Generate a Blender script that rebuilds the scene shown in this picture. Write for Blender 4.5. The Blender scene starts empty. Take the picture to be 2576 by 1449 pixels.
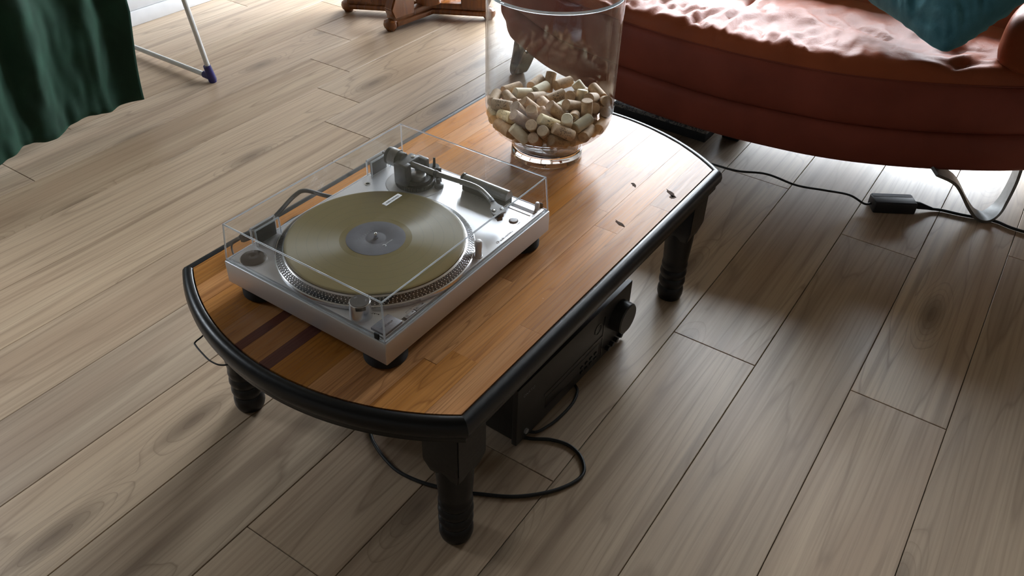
import bpy, bmesh, math, random
from mathutils import Vector, Matrix, noise, Quaternion
random.seed(7)
PI = math.pi
sc = bpy.context.scene
C = sc.collection

# ---------------------------------------------------------------- camera
yaw, pitch, roll, FPX = 0.5878, 0.6655, 0.0323, 2105.19
cam_loc = Vector((-1.1034, -0.8210, 1.2405))
fw = Vector((math.cos(pitch)*math.cos(yaw), math.cos(pitch)*math.sin(yaw), -math.sin(pitch)))
rt = fw.cross(Vector((0, 0, 1))).normalized()
up = rt.cross(fw)
r2 = rt*math.cos(roll) + up*math.sin(roll)
u2 = -rt*math.sin(roll) + up*math.cos(roll)
cd = bpy.data.cameras.new('camera')
cd.sensor_width = 36.0
cd.lens = 36.0*FPX/2576.0
cd.clip_start = 0.02
cam = bpy.data.objects.new('camera', cd)
cam.matrix_world = Matrix(((r2.x, u2.x, -fw.x, cam_loc.x), (r2.y, u2.y, -fw.y, cam_loc.y),
                           (r2.z, u2.z, -fw.z, cam_loc.z), (0, 0, 0, 1)))
C.objects.link(cam)
sc.camera = cam

# ---------------------------------------------------------------- sky, daylight, exposure
w = bpy.data.worlds.new('overcast_sky')
sc.world = w
w.use_nodes = True
bg = w.node_tree.nodes['Background']
wn = w.node_tree
wtc = wn.nodes.new('ShaderNodeTexCoord')
wsp = wn.nodes.new('ShaderNodeSeparateXYZ')
wn.links.new(wtc.outputs['Generated'], wsp.inputs[0])
wrp = wn.nodes.new('ShaderNodeValToRGB')                      # overcast sky above the horizon, dull ground below
wrp.color_ramp.elements[0].position = 0.49
wrp.color_ramp.elements[0].color = (0.13, 0.14, 0.11, 1)
wrp.color_ramp.elements[1].position = 0.51
wrp.color_ramp.elements[1].color = (0.84, 0.92, 1.0, 1)
wma = wn.nodes.new('ShaderNodeMath')
wma.operation = 'MULTIPLY_ADD'
wma.inputs[1].default_value = 0.5
wma.inputs[2].default_value = 0.5
wn.links.new(wsp.outputs[2], wma.inputs[0])
wn.links.new(wma.outputs[0], wrp.inputs[0])
wn.links.new(wrp.outputs[0], bg.inputs[0])
bg.inputs[1].default_value = 33.0
ROOM = dict(x0=-4.0, x1=3.0, y0=-3.6, y1=2.18, z1=2.5)
WIN = [dict(y0=-0.85, y1=2.08, z0=0.30, z1=2.25)]           # glazed doors behind the sofa
FILL_WIN = dict(x0=-1.30, x1=-0.80, z0=0.95, z1=1.65)             # unseen opening added in the back wall to fill the left floor


def portal(name, loc, rot, sx, sy):
    l = bpy.data.lights.new(name, 'AREA')
    l.shape = 'RECTANGLE'
    l.size, l.size_y = sx, sy
    l.cycles.is_portal = True
    o = bpy.data.objects.new(name, l)
    o.location = loc
    o.rotation_euler = rot
    C.objects.link(o)
    return o


for q in WIN:
    portal('window_portal', (ROOM['x1']+0.16, (q['y0']+q['y1'])/2, (q['z0']+q['z1'])/2), (0, PI/2, 0), q['z1']-q['z0'], q['y1']-q['y0'])
portal('window_portal', ((FILL_WIN['x0']+FILL_WIN['x1'])/2, ROOM['y1']+0.16, (FILL_WIN['z0']+FILL_WIN['z1'])/2), (-PI/2, 0, 0), FILL_WIN['x1']-FILL_WIN['x0'], FILL_WIN['z1']-FILL_WIN['z0'])  # portal of the added fill opening
vs = sc.view_settings
vs.view_transform = 'Standard'
vs.look = 'None'
vs.gamma = 1.0
vs.use_curve_mapping = False
vs.exposure = -0.02
sc.cycles.max_bounces = 8
sc.cycles.diffuse_bounces = 4
sc.cycles.glossy_bounces = 4
sc.cycles.transmission_bounces = 8
sc.cycles.transparent_max_bounces = 24
sc.cycles.use_adaptive_sampling = True
sc.cycles.adaptive_threshold = 0.12
sc.cycles.sample_clamp_indirect = 6.0


# ---------------------------------------------------------------- node helpers
def nd(nt, t, ins=None, **props):
    n = nt.nodes.new(t)
    for k, v in props.items():
        setattr(n, k, v)
    for k, v in (ins or {}).items():
        s = n.inputs[k]
        if isinstance(v, bpy.types.NodeSocket):
            nt.links.new(v, s)
        else:
            s.default_value = v
    return n


def ramp(nt, fac, stops, interp='LINEAR'):
    n = nd(nt, 'ShaderNodeValToRGB', {0: fac})
    cr = n.color_ramp
    cr.interpolation = interp
    while len(cr.elements) < len(stops):
        cr.elements.new(0.5)
    for e, (p, c) in zip(cr.elements, stops):
        e.position = p
        e.color = (c[0], c[1], c[2], 1) if not isinstance(c, (int, float)) else (c, c, c, 1)
    return n.outputs[0]


def mixc(nt, f, a, b, blend='MIX'):
    n = nt.nodes.new('ShaderNodeMix')
    n.data_type = 'RGBA'
    n.blend_type = blend
    for i, v in ((0, f), (6, a), (7, b)):
        if isinstance(v, bpy.types.NodeSocket):
            nt.links.new(v, n.inputs[i])
        elif i == 0:
            n.inputs[0].default_value = v
        else:
            n.inputs[i].default_value = (v[0], v[1], v[2], 1)
    return n.outputs[2]


def mth(nt, op, a, b=0.0, c=0.0):
    n = nd(nt, 'ShaderNodeMath', {0: a, 1: b, 2: c}, operation=op)
    return n.outputs[0]


def mapped(nt, vec, scale, loc=(0, 0, 0)):
    return nd(nt, 'ShaderNodeMapping', {'Vector': vec, 'Scale': scale, 'Location': loc}).outputs[0]


def tex_noise(nt, vec, scale=1.0, detail=2.0, dist=0.0, rough=0.5):
    return nd(nt, 'ShaderNodeTexNoise', {'Vector': vec, 'Scale': scale, 'Detail': detail, 'Distortion': dist, 'Roughness': rough}).outputs[0]


def base(name, col=(0.5, 0.5, 0.5), rough=0.5, metal=0.0, **kw):
    m = bpy.data.materials.new(name)
    m.use_nodes = True
    nt = m.node_tree
    b = nt.nodes['Principled BSDF']
    b.inputs['Base Color'].default_value = (*col, 1)
    b.inputs['Roughness'].default_value = rough
    b.inputs['Metallic'].default_value = metal
    for k, v in kw.items():
        b.inputs[k].default_value = v
    return m, nt, b


def bump(nt, b, h, strength=0.3, distance=0.002):
    n = nd(nt, 'ShaderNodeBump', {'Strength': strength, 'Distance': distance, 'Height': h})
    nt.links.new(n.outputs[0], b.inputs['Normal'])


def plain(name, col, rough=0.5, metal=0.0, var=0.12, nscale=60.0, bmp=0.0, **kw):
    """procedural single-colour material: slight mottling plus fine relief"""
    m, nt, b = base(name, col, rough, metal, **kw)
    v = nd(nt, 'ShaderNodeTexCoord').outputs['Object']
    n = tex_noise(nt, v, nscale, 3.0)
    c0 = [x*(1-var) for x in col]
    c1 = [min(1, x*(1+var)) for x in col]
    nt.links.new(ramp(nt, n, [(0.3, c0), (0.7, c1)]), b.inputs['Base Color'])
    if bmp:
        bump(nt, b, n, bmp, 0.0006)
    return m


def wood(name, light, mid, dark, ringfreq, sx, sy, rough, knot=True, grain=(3.0, 150.0), spread=0.16, bmp=0.12, line=0.6, scratch=False, spec=0.5):
    """plank or strip: grain runs along local X, every object offset by its own random value"""
    m, nt, b = base(name, mid, rough)
    b.inputs['Specular IOR Level'].default_value = spec
    tc = nd(nt, 'ShaderNodeTexCoord').outputs['Object']
    rnd = nd(nt, 'ShaderNodeObjectInfo').outputs['Random']
    off = nd(nt, 'ShaderNodeCombineXYZ', {0: mth(nt, 'MULTIPLY', rnd, 71.0), 1: mth(nt, 'MULTIPLY', rnd, 39.0), 2: mth(nt, 'MULTIPLY', rnd, 13.0)}).outputs[0]
    v = nd(nt, 'ShaderNodeVectorMath', {0: tc, 1: off}, operation='ADD').outputs[0]
    h = tex_noise(nt, mapped(nt, v, (sx, sy, 1)), 1.0, 1.4, 0.25)
    if knot:
        vor = nd(nt, 'ShaderNodeTexVoronoi', voronoi_dimensions='2D', ins={'Vector': mapped(nt, v, (sx*2.2, sy*0.62, 1)), 'Scale': 1.0}).outputs['Distance']
        kn = ramp(nt, vor, [(0.0, 1.0), (0.20, 0.0)], 'EASE')
        h = mth(nt, 'ADD', h, mth(nt, 'MULTIPLY', kn, 0.35))
    wig = tex_noise(nt, mapped(nt, v, (3, 40, 1)), 1.0, 1.0)
    hh = mth(nt, 'ADD', mth(nt, 'MULTIPLY', h, ringfreq), mth(nt, 'MULTIPLY', wig, 0.5))
    fr = mth(nt, 'FRACT', hh)
    rings = ramp(nt, fr, [(0.0, 1.0), (0.05, 0.40), (0.25, 0.05), (0.50, 0.0), (0.93, 0.06), (1.0, 1.0)])
    fibre = tex_noise(nt, mapped(nt, v, (grain[0], grain[1], 1)), 1.0, 2.0, 0.0, 0.6)
    patch = tex_noise(nt, mapped(nt, v, (sx*1.1, sy*0.8, 1), (5.2, 1.3, 0)), 1.0, 2.0, 0.6, 0.55)
    streak = tex_noise(nt, mapped(nt, v, (sx*1.6, sy*4.5, 1), (1.2, 7.3, 0)), 1.0, 1.0, 0.0)
    col = mixc(nt, ramp(nt, patch, [(0.32, 1.0), (0.68, 0.0)]), light, mid)
    col = mixc(nt, ramp(nt, streak, [(0.58, 0.0), (0.74, 0.50)]), col, dark)
    col = mixc(nt, mth(nt, 'MULTIPLY', rings, mth(nt, 'MULTIPLY_ADD', patch, line, line*0.25)), col, dark)
    col = mixc(nt, ramp(nt, fibre, [(0.42, 0.0), (0.72, 0.38)]), col, dark)
    if knot:
        col = mixc(nt, ramp(nt, vor, [(0.0, 0.75), (0.07, 0.35), (0.12, 0.0)]), col, [x*0.55 for x in dark])
    val = mth(nt, 'MULTIPLY_ADD', rnd, 2*spread, 1.0-spread)
    sat = mth(nt, 'MULTIPLY_ADD', mth(nt, 'FRACT', mth(nt, 'MULTIPLY', rnd, 7.31)), 0.14, 0.93)
    hsv = nd(nt, 'ShaderNodeHueSaturation', {'Saturation': sat, 'Value': val, 'Color': col})
    nt.links.new(hsv.outputs[0], b.inputs['Base Color'])
    rr = mth(nt, 'MULTIPLY_ADD', fibre, 0.18, rough-0.09)
    ht = mth(nt, 'MULTIPLY', fibre, 0.7)
    if scratch:
        sp = nd(nt, 'ShaderNodeTexVoronoi', {'Vector': mapped(nt, v, (55, 90, 1)), 'Scale': 1.0}).outputs['Distance']
        pits = ramp(nt, sp, [(0.0, 0.0), (0.13, 1.0)])
        big = tex_noise(nt, mapped(nt, v, (9, 90, 1)), 1.0, 4.0, 0.6)
        ht = mth(nt, 'MULTIPLY_ADD', pits, 0.5, mth(nt, 'MULTIPLY', big, 1.2))
        rr = mth(nt, 'ADD', rr, mth(nt, 'MULTIPLY_ADD', patch, 0.2, -0.1))
    nt.links.new(rr, b.inputs['Roughness'])
    bump(nt, b, ht, bmp, 0.0012)
    return m


MT = {}
MT['floor_wood'] = wood('floor_oak_laminate', (0.565, 0.435, 0.305), (0.42, 0.300, 0.205), (0.205, 0.134, 0.088), 13.0, 0.50, 6.2, 0.36, spec=0.4, spread=0.10, bmp=0.06, line=0.62)
MT['table_wood'] = wood('tabletop_pine', (0.47, 0.215, 0.068), (0.37, 0.152, 0.042), (0.13, 0.043, 0.011), 10.0, 1.6, 26.0, 0.29, spec=0.15, knot=False, grain=(5.0, 380.0), spread=0.22, bmp=0.22, line=0.65, scratch=True)
MT['table_wood_dark'] = wood('tabletop_dark_strip', (0.16, 0.060, 0.040), (0.11, 0.038, 0.028), (0.045, 0.016, 0.012), 9.0, 1.6, 26.0, 0.34, spec=0.17, knot=False, grain=(5.0, 380.0), spread=0.2, bmp=0.3, scratch=True)
MT['oak'] = wood('pedestal_oak', (0.30, 0.115, 0.035), (0.19, 0.065, 0.02), (0.06, 0.02, 0.008), 8.0, 2.0, 18.0, 0.25, knot=False, grain=(6.0, 220.0), bmp=0.08)
MT['floor_base'] = plain('floor_underlay', (0.045, 0.032, 0.024), 0.8)
MT['paint_white'] = plain('wall_paint', (0.24, 0.22, 0.20), 0.7, var=0.03, nscale=8)
MT['base_paint'] = plain('skirting_paint', (0.58, 0.57, 0.57), 0.45, var=0.04, nscale=20)
MT['ceil'] = plain('ceiling_paint', (0.28, 0.27, 0.255), 0.8, var=0.02, nscale=8)
MT['win_frame'] = plain('window_frame_paint', (0.75, 0.75, 0.75), 0.4, var=0.03)


def black_paint():
    m, nt, b = base('black_gloss_paint', (0.006, 0.006, 0.007), 0.42)
    v = nd(nt, 'ShaderNodeTexCoord').outputs['Object']
    n1 = tex_noise(nt, mapped(nt, v, (14, 140, 140)), 1.0, 3.0, 0.4)
    n2 = tex_noise(nt, v, 160.0, 2.0)
    chip = tex_noise(nt, v, 38.0, 4.0, 0.3, 0.65)
    col = mixc(nt, ramp(nt, chip, [(0.745, 0.0), (0.755, 1.0)]), (0.006, 0.006, 0.007), (0.20, 0.09, 0.035))
    b.inputs['Specular IOR Level'].default_value = 0.38
    nt.links.new(col, b.inputs['Base Color'])
    nt.links.new(mth(nt, 'MULTIPLY_ADD', n2, 0.16, 0.27), b.inputs['Roughness'])
    bump(nt, b, mth(nt, 'ADD', n1, mth(nt, 'MULTIPLY', n2, 0.10)), 0.12, 0.0008)
    return m


MT['black_paint'] = black_paint()
MT['dark_board'] = plain('dark_stained_board', (0.035, 0.010, 0.008), 0.6)
MT['silver'] = plain('silver_lacquer', (0.60, 0.60, 0.61), 0.36, 0.6, var=0.03, nscale=900, bmp=0.04)
MT['silver_bright'] = plain('bright_aluminium', (0.78, 0.78, 0.80), 0.22, 1.0, var=0.03, nscale=300)
MT['arm_metal'] = plain('tonearm_metal', (0.30, 0.30, 0.305), 0.30, 0.9, var=0.08, nscale=200)
MT['gun'] = plain('gunmetal_plastic', (0.11, 0.11, 0.115), 0.42, 0.3, var=0.15, nscale=150, bmp=0.05)
MT['black_plastic'] = plain('black_plastic', (0.014, 0.014, 0.015), 0.42, bmp=0.05, nscale=400)
MT['black_gloss'] = plain('black_gloss_plastic', (0.012, 0.012, 0.013), 0.22)
MT['rubber'] = plain('black_rubber', (0.010, 0.010, 0.010), 0.75, bmp=0.1, nscale=300)
MT['button_grey'] = plain('button_grey', (0.17, 0.17, 0.185), 0.45, 0.2, nscale=300)
MT['button_light'] = plain('button_light_grey', (0.36, 0.36, 0.37), 0.4, 0.4, nscale=300)
MT['print_dark'] = plain('dark_print', (0.03, 0.03, 0.035), 0.6)
MT['print_white'] = plain('white_print', (0.80, 0.80, 0.82), 0.6)
MT['print_grey'] = plain('grey_print', (0.24, 0.24, 0.27), 0.6)
MT['amp_black'] = plain('amplifier_black_panel', (0.040, 0.038, 0.036), 0.38, 0.2, nscale=500, bmp=0.04)
MT['cable'] = plain('black_cable', (0.010, 0.010, 0.010), 0.5, nscale=300)
MT['tube_white'] = plain('white_coated_tube', (0.70, 0.70, 0.68), 0.32, var=0.04)
MT['blue_plastic'] = plain('navy_blue_plastic', (0.018, 0.016, 0.13), 0.42)
MT['leg_metal'] = plain('sofa_leg_metal', (0.20, 0.20, 0.195), 0.42, 0.8, nscale=80)
MT['label_grey'] = plain('record_label_paper', (0.075, 0.075, 0.095), 0.5, var=0.12, nscale=90)
MT['brass'] = plain('brass_edge', (0.60, 0.47, 0.20), 0.35, 0.6)
MT['shell'] = plain('sea_shell', (0.66, 0.58, 0.48), 0.45, var=0.25, nscale=120, bmp=0.3)
MT['stain_brown'] = plain('table_stain', (0.055, 0.030, 0.018), 0.8, var=0.4, nscale=200, **{'Specular IOR Level': 0.05})
MT['box_side'] = plain('dark_box_side', (0.02, 0.02, 0.024), 0.6)


def leather(name, col, wr):
    m, nt, b = base(name, col, 0.46)
    b.inputs['Specular IOR Level'].default_value = 0.15
    v = nd(nt, 'ShaderNodeTexCoord').outputs['Object']
    n = tex_noise(nt, v, 5.0, 4.0)
    nt.links.new(ramp(nt, n, [(0.3, [x*0.82 for x in col]), (0.7, [min(1, x*1.15) for x in col])]), b.inputs['Base Color'])
    pores = nd(nt, 'ShaderNodeTexVoronoi', {'Vector': v, 'Scale': 420.0}).outputs['Distance']
    ht = mth(nt, 'MULTIPLY', pores, 0.05)
    if wr:
        a = tex_noise(nt, mapped(nt, v, (9, 14, 9)), 1.0, 3.0, 0.7)
        ht = mth(nt, 'ADD', ht, mth(nt, 'MULTIPLY', a, 1.0))
        bump(nt, b, ht, 0.30, 0.012)
    else:
        a = tex_noise(nt, mapped(nt, v, (4, 4, 6)), 1.0, 3.0, 0.6)
        bump(nt, b, mth(nt, 'ADD', ht, mth(nt, 'MULTIPLY', a, 0.5)), 0.25, 0.01)
    return m


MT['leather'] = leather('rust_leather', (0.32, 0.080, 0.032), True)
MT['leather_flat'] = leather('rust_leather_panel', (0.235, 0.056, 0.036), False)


def fabric(name, c0, c1, scale, sheen, bmp):
    m, nt, b = base(name, c0, 0.85)
    v = nd(nt, 'ShaderNodeTexCoord').outputs['Object']
    n = tex_noise(nt, v, scale, 4.0, 0.5)
    nt.links.new(ramp(nt, n, [(0.3, c0), (0.7, c1)]), b.inputs['Base Color'])
    b.inputs['Sheen Weight'].default_value = sheen
    b.inputs['Sheen Tint'].default_value = (*[min(1, x*4+0.05) for x in c1], 1)
    f = tex_noise(nt, v, 900.0, 2.0)
    bump(nt, b, mth(nt, 'ADD', mth(nt, 'MULTIPLY', n, 0.8), mth(nt, 'MULTIPLY', f, 0.2)), bmp, 0.004)
    return m


MT['velvet_green'] = fabric('green_velvet', (0.004, 0.026, 0.013), (0.009, 0.048, 0.026), 9.0, 0.4, 0.3)
MT['cushion_teal'] = fabric('teal_velvet', (0.024, 0.115, 0.155), (0.060, 0.200, 0.255), 26.0, 0.6, 0.8)


def thin_clear(name, tint, rough, ior, haze=0.0):
    """clear sheet whose two faces are both modelled: straight-through light plus Fresnel reflection on each face"""
    m = bpy.data.materials.new(name)
    m.use_nodes = True
    nt = m.node_tree
    nt.nodes.clear()
    out = nd(nt, 'ShaderNodeOutputMaterial')
    v = nd(nt, 'ShaderNodeTexCoord').outputs['Object']
    n = tex_noise(nt, v, 22.0, 4.0, 1.0) if haze else None
    ge = nd(nt, 'ShaderNodeNewGeometry')
    cs = mth(nt, 'ABSOLUTE', nd(nt, 'ShaderNodeVectorMath', {0: ge.outputs['Normal'], 1: ge.outputs['Incoming']}, operation='DOT_PRODUCT').outputs['Value'])
    f0 = ((ior-1)/(ior+1))**2
    fr = mth(nt, 'MULTIPLY_ADD', mth(nt, 'POWER', mth(nt, 'SUBTRACT', 1.0, cs), 5.0), 1-f0, f0)
    tr = nd(nt, 'ShaderNodeBsdfTransparent', {'Color': (*tint, 1)})
    gl = nd(nt, 'ShaderNodeBsdfGlossy', {'Color': (1, 1, 1, 1), 'Roughness': rough})
    mx = nd(nt, 'ShaderNodeMixShader', {0: fr, 1: tr.outputs[0], 2: gl.outputs[0]})
    last = mx.outputs[0]
    if haze:
        df = nd(nt, 'ShaderNodeBsdfDiffuse', {'Color': (0.85, 0.88, 0.92, 1)})
        last = nd(nt, 'ShaderNodeMixShader', {0: ramp(nt, n, [(0.4, 0.0), (0.75, haze)]), 1: last, 2: df.outputs[0]}).outputs[0]
    nt.links.new(last, out.inputs[0])
    return m


MT['acrylic'] = thin_clear('clear_acrylic', (0.985, 0.985, 0.985), 0.02, 1.40)
MT['vase_glass'] = thin_clear('vase_wall_glass', (0.970, 0.975, 0.978), 0.01, 1.45)


def glass(name, ior, rough, col=(1, 1, 1)):
    m, nt, b = base(name, col, rough)
    b.inputs['Transmission Weight'].default_value = 1.0
    b.inputs['IOR'].default_value = ior
    v = nd(nt, 'ShaderNodeTexCoord').outputs['Object']
    nt.links.new(ramp(nt, tex_noise(nt, v, 5.0), [(0.0, [x*0.985 for x in col]), (1.0, col)]), b.inputs['Base Color'])
    return m


MT['solid_glass'] = glass('solid_glass', 1.46, 0.0)
MT['acrylic_edge_glint'] = glass('acrylic_edge_glint', 1.49, 0.06, (0.90, 0.95, 1.0))
MT['acrylic_edge_glint'].node_tree.nodes['Principled BSDF'].inputs['Transmission Weight'].default_value = 0.72  # part white diffuse: bright edge highlights put into the colour


def vinyl():
    m, nt, b = base('gold_vinyl', (0.20, 0.165, 0.075), 0.3)
    tc = nd(nt, 'ShaderNodeTexCoord').outputs['Object']
    flat = nd(nt, 'ShaderNodeVectorMath', {0: tc, 1: (1, 1, 0)}, operation='MULTIPLY').outputs[0]
    r = nd(nt, 'ShaderNodeVectorMath', {0: flat}, operation='LENGTH').outputs['Value']
    rn = mth(nt, 'DIVIDE', r, 0.151)
    g = (0.185, 0.145, 0.058)
    d = (0.178, 0.139, 0.056)
    k = (0.135, 0.106, 0.045)
    st = [(0.0, d), (0.40, d), (0.41, g)]
    for p in (0.53, 0.64, 0.755, 0.87):
        st += [(p-0.004, g), (p, k), (p+0.004, g)]
    st += [(0.955, g), (0.962, d), (1.0, (0.17, 0.135, 0.055))]
    dust = tex_noise(nt, tc, 420.0, 3.0)
    col = mixc(nt, ramp(nt, dust, [(0.72, 0.0), (0.80, 0.5)]), ramp(nt, rn, st), (0.5, 0.46, 0.34))
    nt.links.new(col, b.inputs['Base Color'])
    nt.links.new(ramp(nt, rn, [(0.0, 0.22), (0.40, 0.22), (0.405, 0.34), (1.0, 0.34)]), b.inputs['Roughness'])
    b.inputs['Anisotropic'].default_value = 0.92
    b.inputs['Anisotropic Rotation'].default_value = 0.25
    b.inputs['Specular IOR Level'].default_value = 0.6
    tg = nd(nt, 'ShaderNodeTangent', direction_type='RADIAL', axis='Z')
    nt.links.new(tg.outputs[0], b.inputs['Tangent'])
    return m


MT['vinyl'] = vinyl()


def cork(name, c0, c1, speck, stain=False, prints=False):
    m, nt, b = base(name, c0, 0.75)
    tc = nd(nt, 'ShaderNodeTexCoord').outputs['Object']
    rnd = nd(nt, 'ShaderNodeObjectInfo').outputs['Random']
    off = nd(nt, 'ShaderNodeCombineXYZ', {0: mth(nt, 'MULTIPLY', rnd, 7.0), 1: rnd, 2: mth(nt, 'MULTIPLY', rnd, 3.0)}).outputs[0]
    v = nd(nt, 'ShaderNodeVectorMath', {0: tc, 1: off}, operation='ADD').outputs[0]
    n = tex_noise(nt, v, 90.0, 4.0, 0.4)
    col = ramp(nt, n, [(0.3, c0), (0.7, c1)])
    s = nd(nt, 'ShaderNodeTexVoronoi', {'Vector': mapped(nt, v, (300, 300, 160)), 'Scale': 1.0}).outputs['Distance']
    col = mixc(nt, ramp(nt, s, [(0.10, speck), (0.28, 0.0)]), col, [x*0.35 for x in c0])
    hsv = nd(nt, 'ShaderNodeHueSaturation', {'Value': mth(nt, 'MULTIPLY_ADD', rnd, 0.5, 0.75), 'Color': col})
    col = hsv.outputs[0]
    z = nd(nt, 'ShaderNodeSeparateXYZ', {0: tc}).outputs[2]
    if stain:
        f = ramp(nt, mth(nt, 'MULTIPLY_ADD', z, 20.0, 0.5), [(0.86, 0.0), (0.92, 1.0)])
        col = mixc(nt, f, col, (0.045, 0.014, 0.020))
    if prints:
        pn = tex_noise(nt, mapped(nt, v, (260, 260, 420)), 1.0, 1.0)
        band = ramp(nt, mth(nt, 'ABSOLUTE', mth(nt, 'MULTIPLY', z, 40.0)), [(0.50, 1.0), (0.56, 0.0)])
        f = mth(nt, 'MULTIPLY', ramp(nt, pn, [(0.58, 0.0), (0.61, 0.75)]), band)
        col = mixc(nt, f, col, (0.06, 0.035, 0.025))
    nt.links.new(col, b.inputs['Base Color'])
    bump(nt, b, n, 0.35, 0.001)
    return m


MT['cork_n'] = cork('natural_cork', (0.33, 0.200, 0.105), (0.49, 0.335, 0.195), 0.7)
MT['cork_p'] = cork('pale_synthetic_cork', (0.58, 0.485, 0.315), (0.68, 0.585, 0.41), 0.2)
MT['cork_y'] = cork('yellow_cork', (0.60, 0.46, 0.24), (0.70, 0.56, 0.33), 0.3, prints=True)
MT['cork_d'] = cork('wine_stained_cork', (0.36, 0.22, 0.13), (0.50, 0.34, 0.21), 0.7, stain=True)
MT['cork_k'] = cork('printed_cork', (0.40, 0.27, 0.16), (0.53, 0.38, 0.24), 0.6, prints=True)


def damask():
    m, nt, b = base('grey_damask', (0.12, 0.12, 0.13), 0.8)
    v = nd(nt, 'ShaderNodeTexCoord').outputs['Object']
    a = tex_noise(nt, mapped(nt, v, (26, 26, 26)), 1.0, 1.5, 2.2)
    f = mth(nt, 'PINGPONG', mth(nt, 'MULTIPLY', a, 9.0), 1.0)
    nt.links.new(ramp(nt, f, [(0.42, (0.11, 0.11, 0.13)), (0.52, (0.34, 0.325, 0.31))]), b.inputs['Base Color'])
    bump(nt, b, f, 0.2, 0.002)
    return m


MT['damask'] = damask()


# ---------------------------------------------------------------- mesh helpers
def ob(name, bm, mat, parent=None, smooth=True, angle=35):
    me = bpy.data.meshes.new(name)
    bmesh.ops.recalc_face_normals(bm, faces=bm.faces)
    bm.to_mesh(me)
    bm.free()
    if smooth:
        try:
            me.shade_smooth()
            me.set_sharp_from_angle(angle=math.radians(angle))
        except Exception:
            for f in me.polygons:
                f.use_smooth = True
    for mm in (mat if isinstance(mat, (list, tuple)) else [mat]):
        me.materials.append(MT[mm])
    o = bpy.data.objects.new(name, me)
    C.objects.link(o)
    if parent:
        o.parent = parent
    return o


def tag(o, label, cat, group=None):
    o['label'] = label
    o['category'] = cat
    if group:
        o['group'] = group
    return o


def empty(name, loc=(0, 0, 0), rz=0.0):
    o = bpy.data.objects.new(name, None)
    o.empty_display_size = 0.05
    o.location = loc
    o.rotation_euler = (0, 0, rz)
    C.objects.link(o)
    return o


def struct(o):
    o['kind'] = 'structure'
    return o


def NB():
    return bmesh.new()


def box(bm, x0, x1, y0, y1, z0, z1, bev=0.0, seg=2, mi=0, mat=None):
    vs_ = [bm.verts.new((x, y, z)) for z in (z0, z1) for y in (y0, y1) for x in (x0, x1)]
    fs = [(0, 2, 3, 1), (4, 5, 7, 6), (0, 1, 5, 4), (2, 6, 7, 3), (0, 4, 6, 2), (1, 3, 7, 5)]
    faces = [bm.faces.new([vs_[i] for i in f]) for f in fs]
    for f in faces:
        f.material_index = mi
    if mat is not None:
        bmesh.ops.transform(bm, matrix=mat, verts=vs_)
    if bev:
        es = list({e for f in faces for e in f.edges})
        bmesh.ops.bevel(bm, geom=es, offset=bev, segments=seg, profile=0.5, affect='EDGES')
    return bm


def lathe(bm, prof, n=48, cx=0, cy=0, mi=0, mat=None, closed=False, skip=None):
    """prof: list of (r, z)"""
    rings = []
    new = []
    for r, z in prof:
        if r < 1e-6:
            v = bm.verts.new((cx, cy, z))
            rings.append([v])
            new.append(v)
        else:
            ring = [bm.verts.new((cx+r*math.cos(2*PI*i/n), cy+r*math.sin(2*PI*i/n), z)) for i in range(n)]
            rings.append(ring)
            new += ring
    pairs = list(zip(rings[:-1], rings[1:]))
    if closed:
        pairs.append((rings[-1], rings[0]))
    for k, (a, b_) in enumerate(pairs):
        m_ = mi[k] if isinstance(mi, (list, tuple)) else mi
        if len(a) == 1 and len(b_) == 1:
            continue
        for i in range(n):
            j = (i+1) % n
            if len(a) == 1:
                f = bm.faces.new((a[0], b_[i], b_[j]))
            elif len(b_) == 1:
                f = bm.faces.new((a[i], a[j], b_[0]))
            else:
                f = bm.faces.new((a[i], a[j], b_[j], b_[i]))
            f.material_index = m_
    if mat is not None:
        bmesh.ops.transform(bm, matrix=mat, verts=new)
    return bm


def axis_mat(p, d):
    """matrix that takes local Z to direction d at p"""
    q = Vector((0, 0, 1)).rotation_difference(Vector(d).normalized())
    return Matrix.Translation(Vector(p)) @ q.to_matrix().to_4x4()


def catmull(pts, sub=8, closed=False):
    pts = [Vector(p) for p in pts]
    n = len(pts)
    out = []
    rng = range(n) if closed else range(n-1)
    for i in rng:
        p1, p2 = pts[i], pts[(i+1) % n]
        p0 = pts[i-1] if (closed or i > 0) else p1*2-p2
        p3 = pts[(i+2) % n] if (closed or i < n-2) else p2*2-p1
        for k in range(sub):
            t = k/sub
            out.append(0.5*((2*p1)+(-p0+p2)*t+(2*p0-5*p1+4*p2-p3)*t*t+(-p0+3*p1-3*p2+p3)*t**3))
    if not closed:
        out.append(pts[-1])
    return out


def tube(bm, pts, rad, n=10, cap=True, flat=1.0, mi=0):
    pts = [Vector(p) for p in pts]
    rs = rad if isinstance(rad, (list, tuple)) else [rad]*len(pts)
    nrm = None
    rings = []
    for i, p in enumerate(pts):
        t = (pts[min(i+1, len(pts)-1)]-pts[max(i-1, 0)]).normalized()
        if nrm is None:
            a = Vector((0, 0, 1)) if abs(t.z) < 0.9 else Vector((1, 0, 0))
            nrm = (a-t*a.dot(t)).normalized()
        else:
            nrm = (nrm-t*nrm.dot(t)).normalized()
        bn = t.cross(nrm)
        rings.append([bm.verts.new(p+(nrm*math.cos(2*PI*k/n)*flat+bn*math.sin(2*PI*k/n))*rs[i]) for k in range(n)])
    for a, b_ in zip(rings[:-1], rings[1:]):
        for k in range(n):
            bm.faces.new((a[k], a[(k+1) % n], b_[(k+1) % n], b_[k])).material_index = mi
    if cap:
        bm.faces.new(rings[0][::-1]).material_index = mi
        bm.faces.new(rings[-1]).material_index = mi
    return bm


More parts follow.
